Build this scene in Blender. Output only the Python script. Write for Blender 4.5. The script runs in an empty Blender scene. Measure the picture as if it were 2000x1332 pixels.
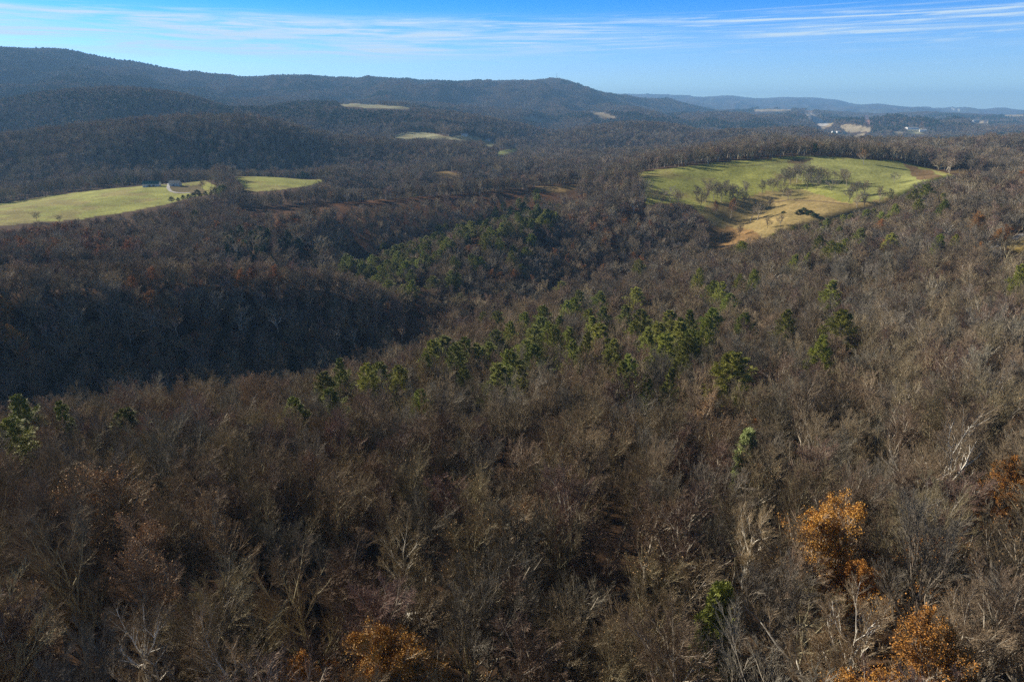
import bpy, math, numpy as np
from mathutils import Vector
# ------------------------------------------------------------------ camera, sky, sun, exposure
W, H = 2000.0, 1332.0                      # the units the terrain survey below is noted in
FOC = 1333.0
PITCH = math.radians(18.7)
SUN_EL, SUN_AZ = math.radians(24), math.radians(-58)   # azimuth measured from +Y towards +X
sc = bpy.context.scene
cam_d = bpy.data.cameras.new('camera'); cam = bpy.data.objects.new('camera', cam_d)
sc.collection.objects.link(cam); sc.camera = cam
cam.location = (0, 0, 0); cam.rotation_euler = (math.pi / 2 - PITCH, 0, 0)
cam_d.sensor_width = 36; cam_d.lens = 36 * FOC / W
cam_d.clip_start = 1; cam_d.clip_end = 200000
sc.view_settings.view_transform = 'Standard'; sc.view_settings.look = 'None'
sc.view_settings.exposure = 0.7; sc.view_settings.gamma = 1
cy = sc.cycles
cy.max_bounces = 4; cy.diffuse_bounces = 2; cy.glossy_bounces = 1; cy.transmission_bounces = 1
cy.volume_bounces = 1; cy.transparent_max_bounces = 4; cy.caustics_reflective = False; cy.caustics_refractive = False
cy.use_adaptive_sampling = True; cy.adaptive_threshold = 0.01; cy.use_denoising = False
try: cy.denoiser = 'OPENIMAGEDENOISE'; cy.denoising_prefilter = 'ACCURATE'
except Exception: pass

def nodes(tree):
    tree.nodes.clear()
    def N(t, **kw):
        n = tree.nodes.new(t)
        for k, v in kw.items():
            if k.startswith('i_'):
                n.inputs[int(k[2:])].default_value = v
            else: setattr(n, k, v)
        return n
    return N, tree.links.new
def ramp(N, pts, interp='LINEAR'):
    r = N('ShaderNodeValToRGB'); cr = r.color_ramp; cr.interpolation = interp
    while len(cr.elements) > 1: cr.elements.remove(cr.elements[-1])
    cr.elements[0].position = pts[0][0]; cr.elements[0].color = tuple(pts[0][1]) + (1,)
    for p, c in pts[1:]:
        e = cr.elements.new(p); e.color = tuple(c) + (1,)
    return r

world = bpy.data.worlds.new('World'); sc.world = world; world.use_nodes = True
N, L = nodes(world.node_tree)
def math_n(op, a, b=None, c=None, clamp=False):
    m = N('ShaderNodeMath', operation=op, use_clamp=clamp)
    for i, v in enumerate((a, b, c)):
        if v is None: continue
        if isinstance(v, (int, float)): m.inputs[i].default_value = v
        else: L(v, m.inputs[i])
    return m.outputs[0]
sky = N('ShaderNodeTexSky', sky_type='NISHITA', sun_disc=False, sun_elevation=SUN_EL, sun_rotation=SUN_AZ,
        altitude=600, air_density=1.0, dust_density=0.3, ozone_density=2.5)
tint = N('ShaderNodeMix', data_type='RGBA', blend_type='MULTIPLY'); tint.inputs[0].default_value = 1
L(sky.outputs[0], tint.inputs[6]); tint.inputs[7].default_value = (0.46, 0.98, 1.55, 1)
tc = N('ShaderNodeTexCoord'); sep = N('ShaderNodeSeparateXYZ'); L(tc.outputs['Generated'], sep.inputs[0])
el = math_n('MULTIPLY', math_n('ARCSINE', sep.outputs[2]), 57.2958)          # degrees above the horizon
az = math_n('MULTIPLY', math_n('ARCTAN2', sep.outputs[0], sep.outputs[1]), 57.2958)
grad = ramp(N, [(0, (1.75, 2.4, 3.2)), (.03, (1.15, 1.65, 2.55)), (.085, (.14, 1.0, 2.3)), (.2, (.25, .36, .43)), (1, (.34, .31, .27))])   # paler at the rim, deep and dark overhead
elf = N('ShaderNodeMath', operation='DIVIDE'); L(el, elf.inputs[0]); elf.inputs[1].default_value = 90; L(elf.outputs[0], grad.inputs[0]); L(grad.outputs[0], tint.inputs[7])
def streaks(sx, sy, tilt, off, lo, hi, detail=6, dist=0.4):
    cx = math_n('MULTIPLY', az, sx)
    cyy = math_n('MULTIPLY', math_n('ADD', el, math_n('MULTIPLY', az, tilt)), sy)
    cb = N('ShaderNodeCombineXYZ'); L(cx, cb.inputs[0]); L(cyy, cb.inputs[1]); cb.inputs[2].default_value = off
    n = N('ShaderNodeTexNoise'); n.inputs['Scale'].default_value = 1; n.inputs['Detail'].default_value = detail
    n.inputs['Roughness'].default_value = 0.6; n.inputs['Distortion'].default_value = dist
    L(cb.outputs[0], n.inputs['Vector'])
    mr = N('ShaderNodeMapRange', interpolation_type='SMOOTHSTEP'); L(n.outputs[0], mr.inputs[0])
    mr.inputs[1].default_value = lo; mr.inputs[2].default_value = hi
    return mr.outputs[0]
def band(v, a, b, c, d):
    m1 = N('ShaderNodeMapRange', interpolation_type='SMOOTHSTEP'); L(v, m1.inputs[0]); m1.inputs[1].default_value = a; m1.inputs[2].default_value = b
    m2 = N('ShaderNodeMapRange', interpolation_type='SMOOTHSTEP'); L(v, m2.inputs[0]); m2.inputs[1].default_value = c; m2.inputs[2].default_value = d
    m2.inputs[3].default_value = 1; m2.inputs[4].default_value = 0
    return math_n('MULTIPLY', m1.outputs[0], m2.outputs[0])
def contrail(az0, el0, az1, el1, wd, strength):
    s = (el1 - el0) / (az1 - az0)
    line = math_n('ADD', math_n('MULTIPLY', math_n('SUBTRACT', az, az0), s), el0)
    d = math_n('ABSOLUTE', math_n('SUBTRACT', el, line))
    core = N('ShaderNodeMapRange', interpolation_type='SMOOTHSTEP'); L(d, core.inputs[0])
    core.inputs[1].default_value = 0; core.inputs[2].default_value = wd; core.inputs[3].default_value = strength; core.inputs[4].default_value = 0
    return math_n('MULTIPLY', core.outputs[0], band(az, az0 - 1, az0 + 3, az1 - 2, az1 + 1))
veil = math_n('MULTIPLY', streaks(0.09, 1.5, 0.01, 3.0, .34, .66, 6, 1.2), band(el, 2.9, 4.4, 5.9, 6.9))
veil_l = math_n('MULTIPLY', veil, band(az, -60, -50, -12, 14))
fine = math_n('MULTIPLY', streaks(0.16, 4.4, -0.016, 9.0, .46, .74, 10, 1.0), band(el, 3.4, 5.0, 6.3, 7.1))
fine_r = math_n('MULTIPLY', math_n('MULTIPLY', streaks(0.07, 5.2, 0.006, 21.0, .42, .72, 9, .5), streaks(.06, .5, 0, 51.0, .38, .58, 2, 0)), band(el, 4.5, 5.2, 6.4, 6.9))
low = math_n('MULTIPLY', streaks(0.05, 2.6, 0.004, 33.0, .52, .80), band(el, 1.6, 2.6, 4.0, 4.8))
tot = math_n('ADD', math_n('MULTIPLY', veil_l, 0.75), math_n('MULTIPLY', fine, 0.62))
tot = math_n('ADD', tot, math_n('MULTIPLY', veil, 0.12))
tot = math_n('ADD', tot, math_n('MULTIPLY', fine_r, math_n('MULTIPLY', band(az, -14, 4, 60, 80), 0.55)))
tot = math_n('ADD', tot, math_n('MULTIPLY', low, 0.10))
for c in ((14, 6.15, 38, 6.1, .09, .6), (14, 6.75, 26, 7.0, .06, .22), (-22, 5.9, -8, 5.25, .14, .45), (5, 4.3, 13, 4.55, .07, .3),
          (-14, 4.7, 0, 5.3, .1, .25), (20, 5.3, 40, 5.15, .2, .25)):
    tot = math_n('ADD', tot, contrail(*c))
tot = math_n('MINIMUM', tot, 0.9)
mix = N('ShaderNodeMix', data_type='RGBA'); L(tot, mix.inputs[0]); L(tint.outputs[2], mix.inputs[6])
mix.inputs[7].default_value = (8.5, 10.5, 12.0, 1)
bg = N('ShaderNodeBackground'); L(mix.outputs[2], bg.inputs[0]); bg.inputs[1].default_value = 0.053
wo = N('ShaderNodeOutputWorld'); L(bg.outputs[0], wo.inputs[0])

sun_d = bpy.data.lights.new('sun', 'SUN'); sun = bpy.data.objects.new('sun', sun_d); sc.collection.objects.link(sun)
sun_d.energy = 5.0; sun_d.angle = math.radians(0.53); sun_d.color = (1, 0.90, 0.76)
sv = Vector((math.sin(SUN_AZ) * math.cos(SUN_EL), math.cos(SUN_AZ) * math.cos(SUN_EL), math.sin(SUN_EL)))
sun.rotation_euler = sv.to_track_quat('Z', 'Y').to_euler()

# ------------------------------------------------------------------ numeric helpers
CP, SP = math.cos(PITCH), math.sin(PITCH)
def pix_dir(px, py):
    px, py = np.asarray(px, float), np.asarray(py, float)
    a, b = (px - W / 2) / FOC, (H / 2 - py) / FOC
    return a, CP + b * SP, -SP + b * CP
def pix_point(px, py, r):                  # point at horizontal distance r on the sight line
    x, y, z = pix_dir(px, py); h = np.hypot(x, y)
    return x / h * r, y / h * r, z / h * r
def to_pix(x, y, z):
    d = y * CP - z * SP; u = y * SP + z * CP
    d = np.where(d > .1, d, .1)
    return W / 2 + FOC * x / d, H / 2 - FOC * u / d
def pchip(xk, yk, x):
    xk, yk = np.asarray(xk, float), np.asarray(yk, float)
    h = np.diff(xk); dl = np.diff(yk) / h; m = np.zeros_like(yk)
    if len(xk) > 2:
        ok = dl[:-1] * dl[1:] > 0; w1 = 2 * h[1:] + h[:-1]; w2 = h[1:] + 2 * h[:-1]
        with np.errstate(divide='ignore', invalid='ignore'):
            m[1:-1] = np.where(ok, (w1 + w2) / (w1 / dl[:-1] + w2 / dl[1:]), 0)
    xc = np.clip(x, xk[0], xk[-1]); i = np.clip(np.searchsorted(xk, xc) - 1, 0, len(xk) - 2)
    t = (xc - xk[i]) / h[i]
    return ((2*t**3 - 3*t**2 + 1) * yk[i] + (t**3 - 2*t**2 + t) * h[i] * m[i] + (-2*t**3 + 3*t**2) * yk[i+1] + (t**3 - t**2) * h[i] * m[i+1])
def h2(ix, iy, s):
    v = (ix.astype(np.int64) * 374761393 + iy.astype(np.int64) * 668265263 + s * 974634777) & 0x7fffffff
    v = ((v ^ (v >> 13)) * 1274126177) & 0x7fffffff
    return ((v ^ (v >> 16)) & 0xffffff) / float(0xffffff)
def vnoise(x, y, s=0):
    x0, y0 = np.floor(x), np.floor(y); fx, fy = x - x0, y - y0
    fx = fx*fx*fx*(fx*(fx*6-15)+10); fy = fy*fy*fy*(fy*(fy*6-15)+10)
    a, b, c, d = h2(x0, y0, s), h2(x0+1, y0, s), h2(x0, y0+1, s), h2(x0+1, y0+1, s)
    return (a*(1-fx)+b*fx)*(1-fy)+(c*(1-fx)+d*fx)*fy
def fbm(x, y, s=0, o=4):
    t = 0; a = 1; n = 0
    for k in range(o):
        t = t + a * (vnoise(x, y, s + k) * 2 - 1); n += a; a *= .5; x, y = x * 2.03 + 7.1, y * 2.03 - 3.7
    return t / n
def in_poly(px, py, poly):
    r = np.zeros(np.shape(px), bool); n = len(poly)
    for i in range(n):
        (x1, y1), (x2, y2) = poly[i], poly[(i + 1) % n]
        if y1 == y2: continue
        c = ((y1 > py) != (y2 > py)) & (px < (x2 - x1) * (py - y1) / (y2 - y1) + x1)
        r ^= c
    return r

# ------------------------------------------------------------------ the terrain survey: ridges and valleys, near to far
# each line: (px, py, r, 'c' tree-top level | 'g' ground level) or (px, ground z, r, 'z')
def can(r): return np.interp(r, [220, 450], [20.0, 15.0])     # height of the wood
LAYERS = [
 [(0,-58,12,'z'),(2000,-54,12,'z')],
 [(0,1332,54,'c'),(1000,1332,50,'c'),(2000,1332,50,'c')],
 [(0,1060,82,'c'),(300,1060,80,'c'),(900,1060,76,'c'),(1700,1060,76,'c'),(2000,1060,76,'c')],
 [(0,900,130,'c'),(300,900,125,'c'),(900,900,112,'c'),(1300,900,112,'c'),(1700,900,112,'c'),(2000,900,112,'c')],
 [(0,840,165,'c'),(300,820,170,'c'),(900,740,205,'c'),(1300,700,200,'c'),(1700,680,215,'c'),(2000,660,215,'c')],
 [(0,805,190,'c'),(300,772,205,'c'),(900,680,258,'c'),(1300,600,320,'c'),(1700,540,340,'c'),(2000,500,350,'c')],
 [(-200,800,215,'c'),(0,785,225,'c'),(300,752,245,'c'),(500,735,260,'c'),(700,700,285,'c'),(900,640,330,'c'),(1100,562,400,'c'),(1250,525,450,'c'),(1400,485,500,'c'),(1550,440,560,'c'),(1700,400,620,'c'),(1850,350,690,'c'),(2000,325,760,'c'),(2200,300,800,'c')],
 [(-200,-140,280,'z'),(0,-141,290,'z'),(300,-142,305,'z'),(600,-143,325,'z'),(900,-142,385,'z'),(1100,-140,450,'z'),(1250,-136,490,'z'),(1400,-130,540,'z'),(1550,-119,600,'z'),(1700,-108,665,'z'),(1850,-92,750,'z'),(2000,-86,840,'z')],
 [(-200,668,365,'c'),(0,668,362,'c'),(300,668,366,'c'),(600,668,374,'c'),(780,660,384,'c'),(920,615,405,'c'),(1000,592,440,'c'),(1100,560,480,'c'),(1250,512,520,'c'),(1400,478,570,'c'),(1550,435,640,'g'),(1700,398,710,'g'),(1850,348,800,'g'),(2000,330,900,'c')],
 [(-200,512,420,'c'),(0,512,425,'c'),(150,508,428,'c'),(300,500,432,'c'),(450,508,435,'c'),(600,518,438,'c'),(680,532,440,'c'),(750,562,435,'c'),(830,590,440,'c'),(920,580,450,'c'),(1000,560,470,'c'),(1100,530,510,'c'),(1250,490,555,'c'),(1400,455,605,'c'),(1550,412,685,'g'),(1700,382,750,'g'),(1850,345,840,'g'),(2000,322,950,'c')],
 [(-200,-152,500,'z'),(0,-152,510,'z'),(300,-150,515,'z'),(600,-148,520,'z'),(700,-140,515,'z'),(800,532,490,'c'),(920,510,510,'c'),(1000,500,525,'c'),(1100,475,560,'c'),(1250,445,595,'c'),(1400,424,668,'c'),(1550,395,735,'g'),(1700,366,790,'g'),(1850,342,875,'g'),(2000,318,1000,'c')],
 [(-200,490,590,'c'),(0,490,590,'c'),(300,486,590,'c'),(500,495,585,'c'),(600,508,580,'c'),(700,508,570,'c'),(800,470,595,'c'),(850,452,605,'c'),(950,425,625,'c'),(1050,400,650,'c'),(1250,385,690,'c'),(1400,400,725,'g'),(1550,375,785,'g'),(1700,350,830,'g'),(1850,340,905,'g'),(2000,314,1050,'c')],
 [(-200,460,680,'c'),(0,460,680,'c'),(300,440,690,'c'),(600,412,700,'c'),(700,-150,640,'z'),(850,-141,668,'z'),(950,-132,692,'z'),(1050,-112,715,'z'),(1150,378,745,'c'),(1250,368,760,'g'),(1400,352,815,'g'),(1550,340,845,'g'),(1700,328,885,'g'),(1850,338,935,'g'),(2000,308,1100,'c')],
 [(-200,440,760,'c'),(0,437,760,'c'),(150,428,770,'c'),(300,402,790,'c'),(450,385,800,'c'),(600,368,810,'c'),(750,355,820,'c'),(900,348,830,'c'),(1050,331,850,'c'),(1150,323,860,'c'),(1250,333,850,'g'),(1400,318,890,'g'),(1480,312,910,'g'),(1550,306,930,'g'),(1640,308,940,'g'),(1760,316,950,'g'),(1850,338,970,'g'),(2000,303,1150,'c')],
 [(-200,445,860,'g'),(0,440,860,'g'),(150,428,870,'g'),(250,412,880,'g'),(330,396,900,'g'),(450,372,920,'g'),(600,362,930,'g'),(750,-140,960,'z'),(900,-138,980,'z'),(1100,-122,990,'z'),(1300,305,1000,'c'),(1450,292,1020,'c'),(1600,295,1060,'c'),(1700,293,1100,'c'),(1850,298,1130,'c'),(2000,295,1220,'c')],
 [(-200,400,1110,'g'),(0,396,1110,'g'),(150,379,1130,'g'),(330,360,1170,'g'),(480,340,1180,'g'),(640,350,1100,'g'),(750,345,1130,'c'),(870,336,1180,'g'),(1000,322,1220,'c'),(1150,316,1230,'c'),(1300,300,1200,'c'),(1450,297,1200,'c'),(1600,297,1210,'c'),(1700,289,1230,'c'),(1800,284,1260,'c'),(1900,280,1280,'c'),(2000,268,1320,'c')],
 [(-200,360,1400,'c'),(0,356,1400,'c'),(300,336,1420,'c'),(600,330,1400,'c'),(800,324,1380,'c'),(900,320,1370,'c'),(1000,315,1370,'c'),(1150,312,1380,'c'),(1300,302,1400,'c'),(1500,-72,1450,'z'),(1700,-70,1450,'z'),(1900,274,1380,'c'),(2000,261,1420,'c')],
 [(-200,268,1800,'c'),(0,263,1780,'c'),(100,250,1760,'c'),(230,236,1720,'c'),(350,230,1690,'c'),(470,227,1650,'c'),(560,243,1610,'c'),(620,262,1590,'c'),(700,272,1600,'c'),(800,276,1580,'c'),(900,285,1540,'c'),(1000,306,1500,'c'),(1100,300,1550,'c'),(1300,285,1650,'c'),(1500,290,1700,'c'),(1700,297,1700,'c'),(1850,-68,1700,'z'),(2000,-60,1700,'z')],
 [(-200,306,2200,'g'),(0,300,2180,'g'),(230,276,2120,'g'),(350,272,2100,'g'),(460,272,2060,'g'),(560,288,2000,'g'),(620,300,1940,'g'),(700,304,1900,'g'),(780,283,1880,'g'),(870,278,1860,'g'),(970,290,1800,'g'),(1050,308,1800,'g'),(1150,304,1850,'g'),(1300,300,1950,'g'),(1500,300,2000,'g'),(1700,292,2050,'c'),(1850,290,2050,'c'),(2000,284,2000,'c')],
 [(-200,262,2500,'c'),(0,260,2500,'c'),(230,242,2460,'c'),(460,240,2400,'c'),(600,252,2250,'c'),(700,256,2200,'c'),(780,259,2150,'g'),(870,264,2120,'g'),(970,277,2080,'g'),(1050,272,2150,'c'),(1150,258,2200,'c'),(1300,252,2250,'c'),(1500,258,2250,'c'),(1700,286,2300,'c'),(1850,287,2300,'c'),(2000,280,2300,'c')],
 [(-200,200,2950,'c'),(0,195,2900,'c'),(100,179,2900,'c'),(230,170,2850,'c'),(330,177,2800,'c'),(400,193,2750,'c'),(460,210,2700,'c'),(550,211,2700,'c'),(650,208,2700,'c'),(750,211,2700,'c'),(870,216,2700,'c'),(950,226,2650,'c'),(1020,241,2650,'c'),(1080,254,2600,'c'),(1140,246,2550,'c'),(1240,236,2500,'c'),(1320,243,2500,'c'),(1400,254,2500,'c'),(1480,248,2550,'c'),(1560,243,2600,'c'),(1620,260,2600,'c'),(1700,280,2600,'c'),(1850,282,2600,'c'),(2000,272,2600,'c')],
 [(-200,10,3300,'z'),(0,10,3300,'z'),(230,20,3300,'z'),(460,-22,3200,'z'),(580,209,3200,'g'),(660,205,3250,'g'),(800,211,3250,'g'),(870,-40,3200,'z'),(1000,-112,3150,'z'),(1100,-112,3150,'z'),(1240,-105,3050,'z'),(1400,-135,3050,'z'),(1560,-120,3100,'z'),(1700,276,3100,'c'),(1850,276,3100,'c'),(2000,262,3100,'c')],
 [(-200,175,4000,'c'),(0,172,4000,'c'),(200,172,4000,'c'),(460,204,3900,'c'),(700,199,3900,'c'),(870,212,3800,'c'),(1000,228,3700,'g'),(1080,240,3600,'g'),(1180,232,3700,'g'),(1300,240,3800,'c'),(1500,246,3900,'c'),(1700,262,3900,'c'),(1850,264,3900,'c'),(2000,254,3900,'c')],
 [(-200,145,4700,'c'),(0,148,4700,'c'),(150,148,4700,'c'),(320,168,4600,'c'),(460,188,4600,'c'),(700,190,4600,'c'),(870,195,4500,'c'),(1050,212,4500,'c'),(1180,217,4400,'g'),(1300,222,4600,'c'),(1400,222,4800,'c'),(1500,230,4800,'c'),(1590,240,4800,'c'),(1640,232,4800,'c'),(1700,226,4900,'c'),(1800,223,4900,'c'),(1900,234,4900,'c'),(2000,240,4900,'c')],
 [(-200,110,5500,'c'),(0,115,5500,'c'),(250,140,5500,'c'),(400,158,5500,'c'),(500,166,5500,'c'),(700,171,5500,'c'),(900,172,5500,'c'),(1090,180,5500,'c'),(1200,196,5600,'c'),(1300,240,5700,'g'),(1400,240,5700,'g'),(1500,236,5800,'g'),(1600,238,5900,'g'),(1700,246,5900,'g'),(1850,248,5900,'g'),(2000,252,5900,'g')],
 [(-200,84,6400,'c'),(0,88,6400,'c'),(100,93,6400,'c'),(150,98,6400,'c'),(250,118,6500,'c'),(350,139,6600,'c'),(430,146,6700,'c'),(500,153,6800,'c'),(580,151,6900,'c'),(680,157,7000,'c'),(750,154,7000,'c'),(850,158,7000,'c'),(950,158,7000,'c'),(1040,155,7000,'c'),(1090,154,7000,'c'),(1130,165,7000,'c'),(1180,179,7100,'c'),(1210,183,7400,'c'),(1300,190,7800,'c'),(1360,206,7900,'c'),(1420,209,8000,'c'),(1500,212,8000,'c'),(1600,216,8000,'c'),(1700,222,8000,'c'),(1850,224,8000,'c'),(2000,228,8000,'c')],
 [(-200,200,8500,'z'),(0,200,8500,'z'),(500,150,8700,'z'),(1000,110,8700,'z'),(1180,40,9000,'z'),(1300,60,9500,'z'),(1400,-40,10500,'z'),(1600,-80,10500,'z'),(2000,-130,10500,'z')],
 [(0,-100,13000,'z'),(1000,-60,13000,'z'),(1300,200,13000,'g'),(1600,209,13000,'g'),(1800,216,13000,'g'),(2000,222,13000,'g')],
 [(-200,0,17000,'z'),(0,0,17000,'z'),(900,0,17000,'z'),(1100,187,17000,'g'),(1200,184,17000,'g'),(1240,184,17000,'g'),(1330,187,17000,'g'),(1370,191,17000,'g'),(1420,187,17000,'g'),(1480,193,17000,'g'),(1545,191,17000,'g'),(1625,195,17000,'g'),(1680,205,17000,'g'),(1712,204,17000,'g'),(1745,208,17000,'g'),(1800,212,17000,'g'),(1835,214,17000,'g'),(1865,212,17000,'g'),(1925,215,17000,'g'),(1950,213,17000,'g'),(2000,218,17000,'g'),(2200,216,17000,'g')],
 [(0,-300,21000,'z'),(2000,-300,21000,'z')],
 [(0,-900,46000,'z'),(2000,-900,46000,'z')],
]
def survey():
    out = []
    for lay in LAYERS:
        th, lr, z = [], [], []
        for px, v, r, k in lay:
            if k == 'z': x, y, _ = pix_point(px, 500 if r < 2000 else 230, r); zz = v
            else:
                x, y, zz = pix_point(px, v, r)
                if k == 'c': zz = zz - can(r)
            th.append(math.atan2(x, y)); lr.append(math.log(r)); z.append(float(zz))
        out.append((np.array(th), np.array(lr), np.array(z)))
    return out
DEG = math.pi / 180
th_f = np.arange(-46, 46.001, 0.1) * DEG
th_s = np.arange(48, 180, 2.0) * DEG
TH = np.concatenate([-th_s[::-1], th_f, th_s, [math.pi]]); TH[0] = -math.pi + 1e-9 if TH[0] < -math.pi else TH[0]
R0, R1, NR = 12.0, 45000.0, 960
LR = np.linspace(math.log(R0), math.log(R1), NR); RR = np.exp(LR)
def build_heights():
    S = survey(); nT = len(TH)
    kl = np.zeros((len(S), nT)); kz = np.zeros((len(S), nT))
    tt = np.clip(TH, -60 * DEG, 60 * DEG)
    for i, (th, lr, z) in enumerate(S):
        kl[i] = pchip(th, lr, tt); kz[i] = pchip(th, z, tt)
    w = np.clip((np.abs(TH) - 70 * DEG) / (90 * DEG), 0, 1)          # behind the camera both sides blend into one
    for k in (kl, kz):
        m = (k[:, :1] + k[:, -1:]) / 2
        k[:] = k * (1 - w) + m * w
    Z = np.zeros((NR, nT))
    for j in range(nT): Z[:, j] = pchip(kl[:, j], kz[:, j], LR)
    T, R = np.meshgrid(TH, RR); X, Y = np.sin(T) * R, np.cos(T) * R
    amp1 = np.interp(R, [0, 150, 600, 1200, 3000, 5500, 7000, 12000, 17000, 25000], [0.6, 1.5, 2.5, 5, 14, 42, 26, 45, 18, 0])
    Z += amp1 * fbm(X / 420 + 3, Y / 420, 5, 4)
    wc = np.ones_like(R)                                             # keep the surveyed crest lines where they are
    for q in (17, 20, 25, 28): wc *= 1 - .92 * np.exp(-((np.log(R) - kl[q][None]) / .09) ** 2)
    amp2 = wc * np.interp(R, [0, 100, 500, 900, 1500, 4000, 5500, 6500, 7200, 9000, 16000, 18000], [0.3, .9, 2, 6, 18, 36, 75, 60, 50, 50, 50, 0])
    rg = .45 - np.abs(fbm(X / 520 + 31, Y / 900 - 8, 17, 4)) * 2.6
    Z += amp2 * rg
    amp3 = np.interp(R, [0, 3000, 6000, 9000, 14000, 17000, 20000], [0, 0, 15, 60, 55, 6, 0])
    Z += amp3 * fbm(X / 1600, Y / 1100 + 9, 41, 3)
    return X, Y, Z, R, T
GX, GY, GZ, GR, GT = build_heights()
def g_index(x, y):
    th = np.arctan2(x, y); r = np.maximum(np.hypot(x, y), R0)
    j = np.clip(np.searchsorted(TH, th) - 1, 0, len(TH) - 2); ft = np.clip((th - TH[j]) / (TH[j+1] - TH[j]), 0, 1)
    v = (np.log(r) - LR[0]) / (LR[1] - LR[0]); i = np.clip(v.astype(int), 0, NR - 2); fr = np.clip(v - i, 0, 1)
    return i, j, fr, ft
def ground(x, y, G=None):
    G = GZ if G is None else G
    x, y = np.atleast_1d(np.asarray(x, float)), np.atleast_1d(np.asarray(y, float))
    i, j, fr, ft = g_index(x, y)
    return (G[i, j]*(1-ft)+G[i, j+1]*ft)*(1-fr)+(G[i+1, j]*(1-ft)+G[i+1, j+1]*ft)*fr
def cast(px, py, lift=0.0, rmin=30, rmax=30000, wood=None):
    """where the sight line of a survey note meets the land raised by lift"""
    r = np.geomspace(rmin, rmax, 6000); x, y, z = pix_point(px, py, r)
    if wood is not None: lift = can(r) + wood
    d = z - (ground(x, y) + lift); k = np.argmax(d < 0)
    return float(x[k]), float(y[k])

# ------------------------------------------------------------------ land cover
GRASS, GRASS2, TAN, BROWN, PALE, ROAD, YEL = (.31,.32,.085), (.28,.30,.095), (.40,.33,.21), (.17,.115,.045), (.34,.33,.19), (.42,.41,.40), (.30,.22,.07)
FIELDS = [  # polygon in survey notes, r range, colour, keeps trees off
 ([(-120,447),(0,442),(60,436),(160,428),(250,414),(330,398),(372,386),(420,378),(428,366),(400,353),(345,360),(300,361),(200,371),(100,382),(0,395),(-120,405)], 800, 1260, GRASS),
 ([(455,337),(490,335),(560,342),(650,353),(600,364),(545,371),(500,375),(472,370),(457,348)], 850, 1300, GRASS),
 ([(1245,338),(1300,330),(1400,318),(1480,312),(1540,306),(1600,305),(1640,308),(1740,314),(1765,316),(1800,326),(1860,341),(1880,350),(1890,362),(1800,389),(1700,425),(1600,462),(1480,505),(1395,516),(1380,480),(1390,440),(1350,402),(1300,398),(1262,400),(1258,360)], 600, 1000, GRASS),
 ([(763,272),(775,262),(808,256),(850,262),(875,267),(915,263),(940,271),(973,281),(966,287),(950,287),(938,277),(868,274)], 1750, 2300, PALE),
 ([(968,297),(1005,290),(1022,292),(975,306)], 1500, 2100, GRASS2),
 ([(1015,229),(1040,228),(1078,237),(1070,239),(1040,238)], 3300, 4400, TAN),
 ([(1152,218),(1170,219),(1208,229),(1175,232)], 3300, 4900, TAN),
 ([(650,203),(700,203),(812,210),(795,214),(680,210)], 2700, 4100, PALE),
 ([(835,331),(860,330),(908,344),(880,348),(850,342)], 1000, 1300, BROWN),
 ([(1050,353),(1120,346),(1132,368),(1090,377),(1045,372)], 600, 840, BROWN),
 ([(1935,287),(2020,282),(2020,291),(1935,292)], 1000, 1420, (.30,.20,.11)),
 ([(1810,345),(1850,338),(1890,325),(1905,332),(1870,345)], 860, 1150, BROWN),
 ([(1955,478),(1985,466),(2040,455),(2080,500),(1985,492)], 250, 560, YEL),
 ([(1905,488),(1930,476),(1985,458),(2040,445),(2040,458),(1985,470),(1945,488),(1915,496)], 250, 600, (.20,.13,.08)),
 ([(1638,246),(1660,243),(1704,251),(1698,258),(1655,259)], 3800, 6500, TAN),
 ([(1655,268),(1690,261),(1690,265),(1665,270)], 2900, 4800, TAN),
 ([(1770,252),(1800,251),(1808,262),(1775,262)], 3500, 5600, PALE),
 ([(1900,238),(1930,237),(1932,241),(1895,242)], 4500, 7500, TAN),
 ([(1606,242),(1632,233),(1622,248),(1606,252)], 4000, 9000, TAN),
 ([(1470,214),(1545,214),(1548,217),(1475,218)], 5500, 9500, TAN), ([(1960,225),(2000,224),(2000,227),(1965,228)], 5000, 9500, TAN), ([(1740,258),(1765,254),(1768,260),(1745,262)], 3500, 7000, TAN),
 ([(1570,221),(1583,220),(1618,243),(1604,250)], 4500, 9000, ROAD),
 ([(1688,226),(1695,226),(1700,246),(1693,246)], 4500, 8500, (.34,.19,.14)),
 ([(1575,216),(1590,216),(1580,222),(1560,219)], 5000, 9000, (.3,.2,.13)),
 ([(1310,190),(1340,196),(1338,198),(1306,191)], 6500, 9000, TAN),
 ([(1855,212),(1885,214),(1862,215)], 12000, 18500, (.6,.6,.5)),
]
def cover_at(x, y, z):
    px, py = to_pix(x, y, z); r = np.hypot(x, y)
    wob = fbm(x / 25, y / 25, 77, 3) * np.clip(1400 / np.maximum(r, 1), .15, 2.2)
    out = np.full(np.shape(x), -1)
    for k, (poly, a, b, c) in enumerate(FIELDS):
        m = (r > a) & (r < b)
        if m.any():
            idx = np.nonzero(m); ins = in_poly(px[idx] + wob[idx], py[idx] + wob[idx] * .7, poly)
            t = out[idx]; t[ins] = k; out[idx] = t
    return out, px, py, r
CK, CPX, CPY, _ = cover_at(GX, GY, GZ)
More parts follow.
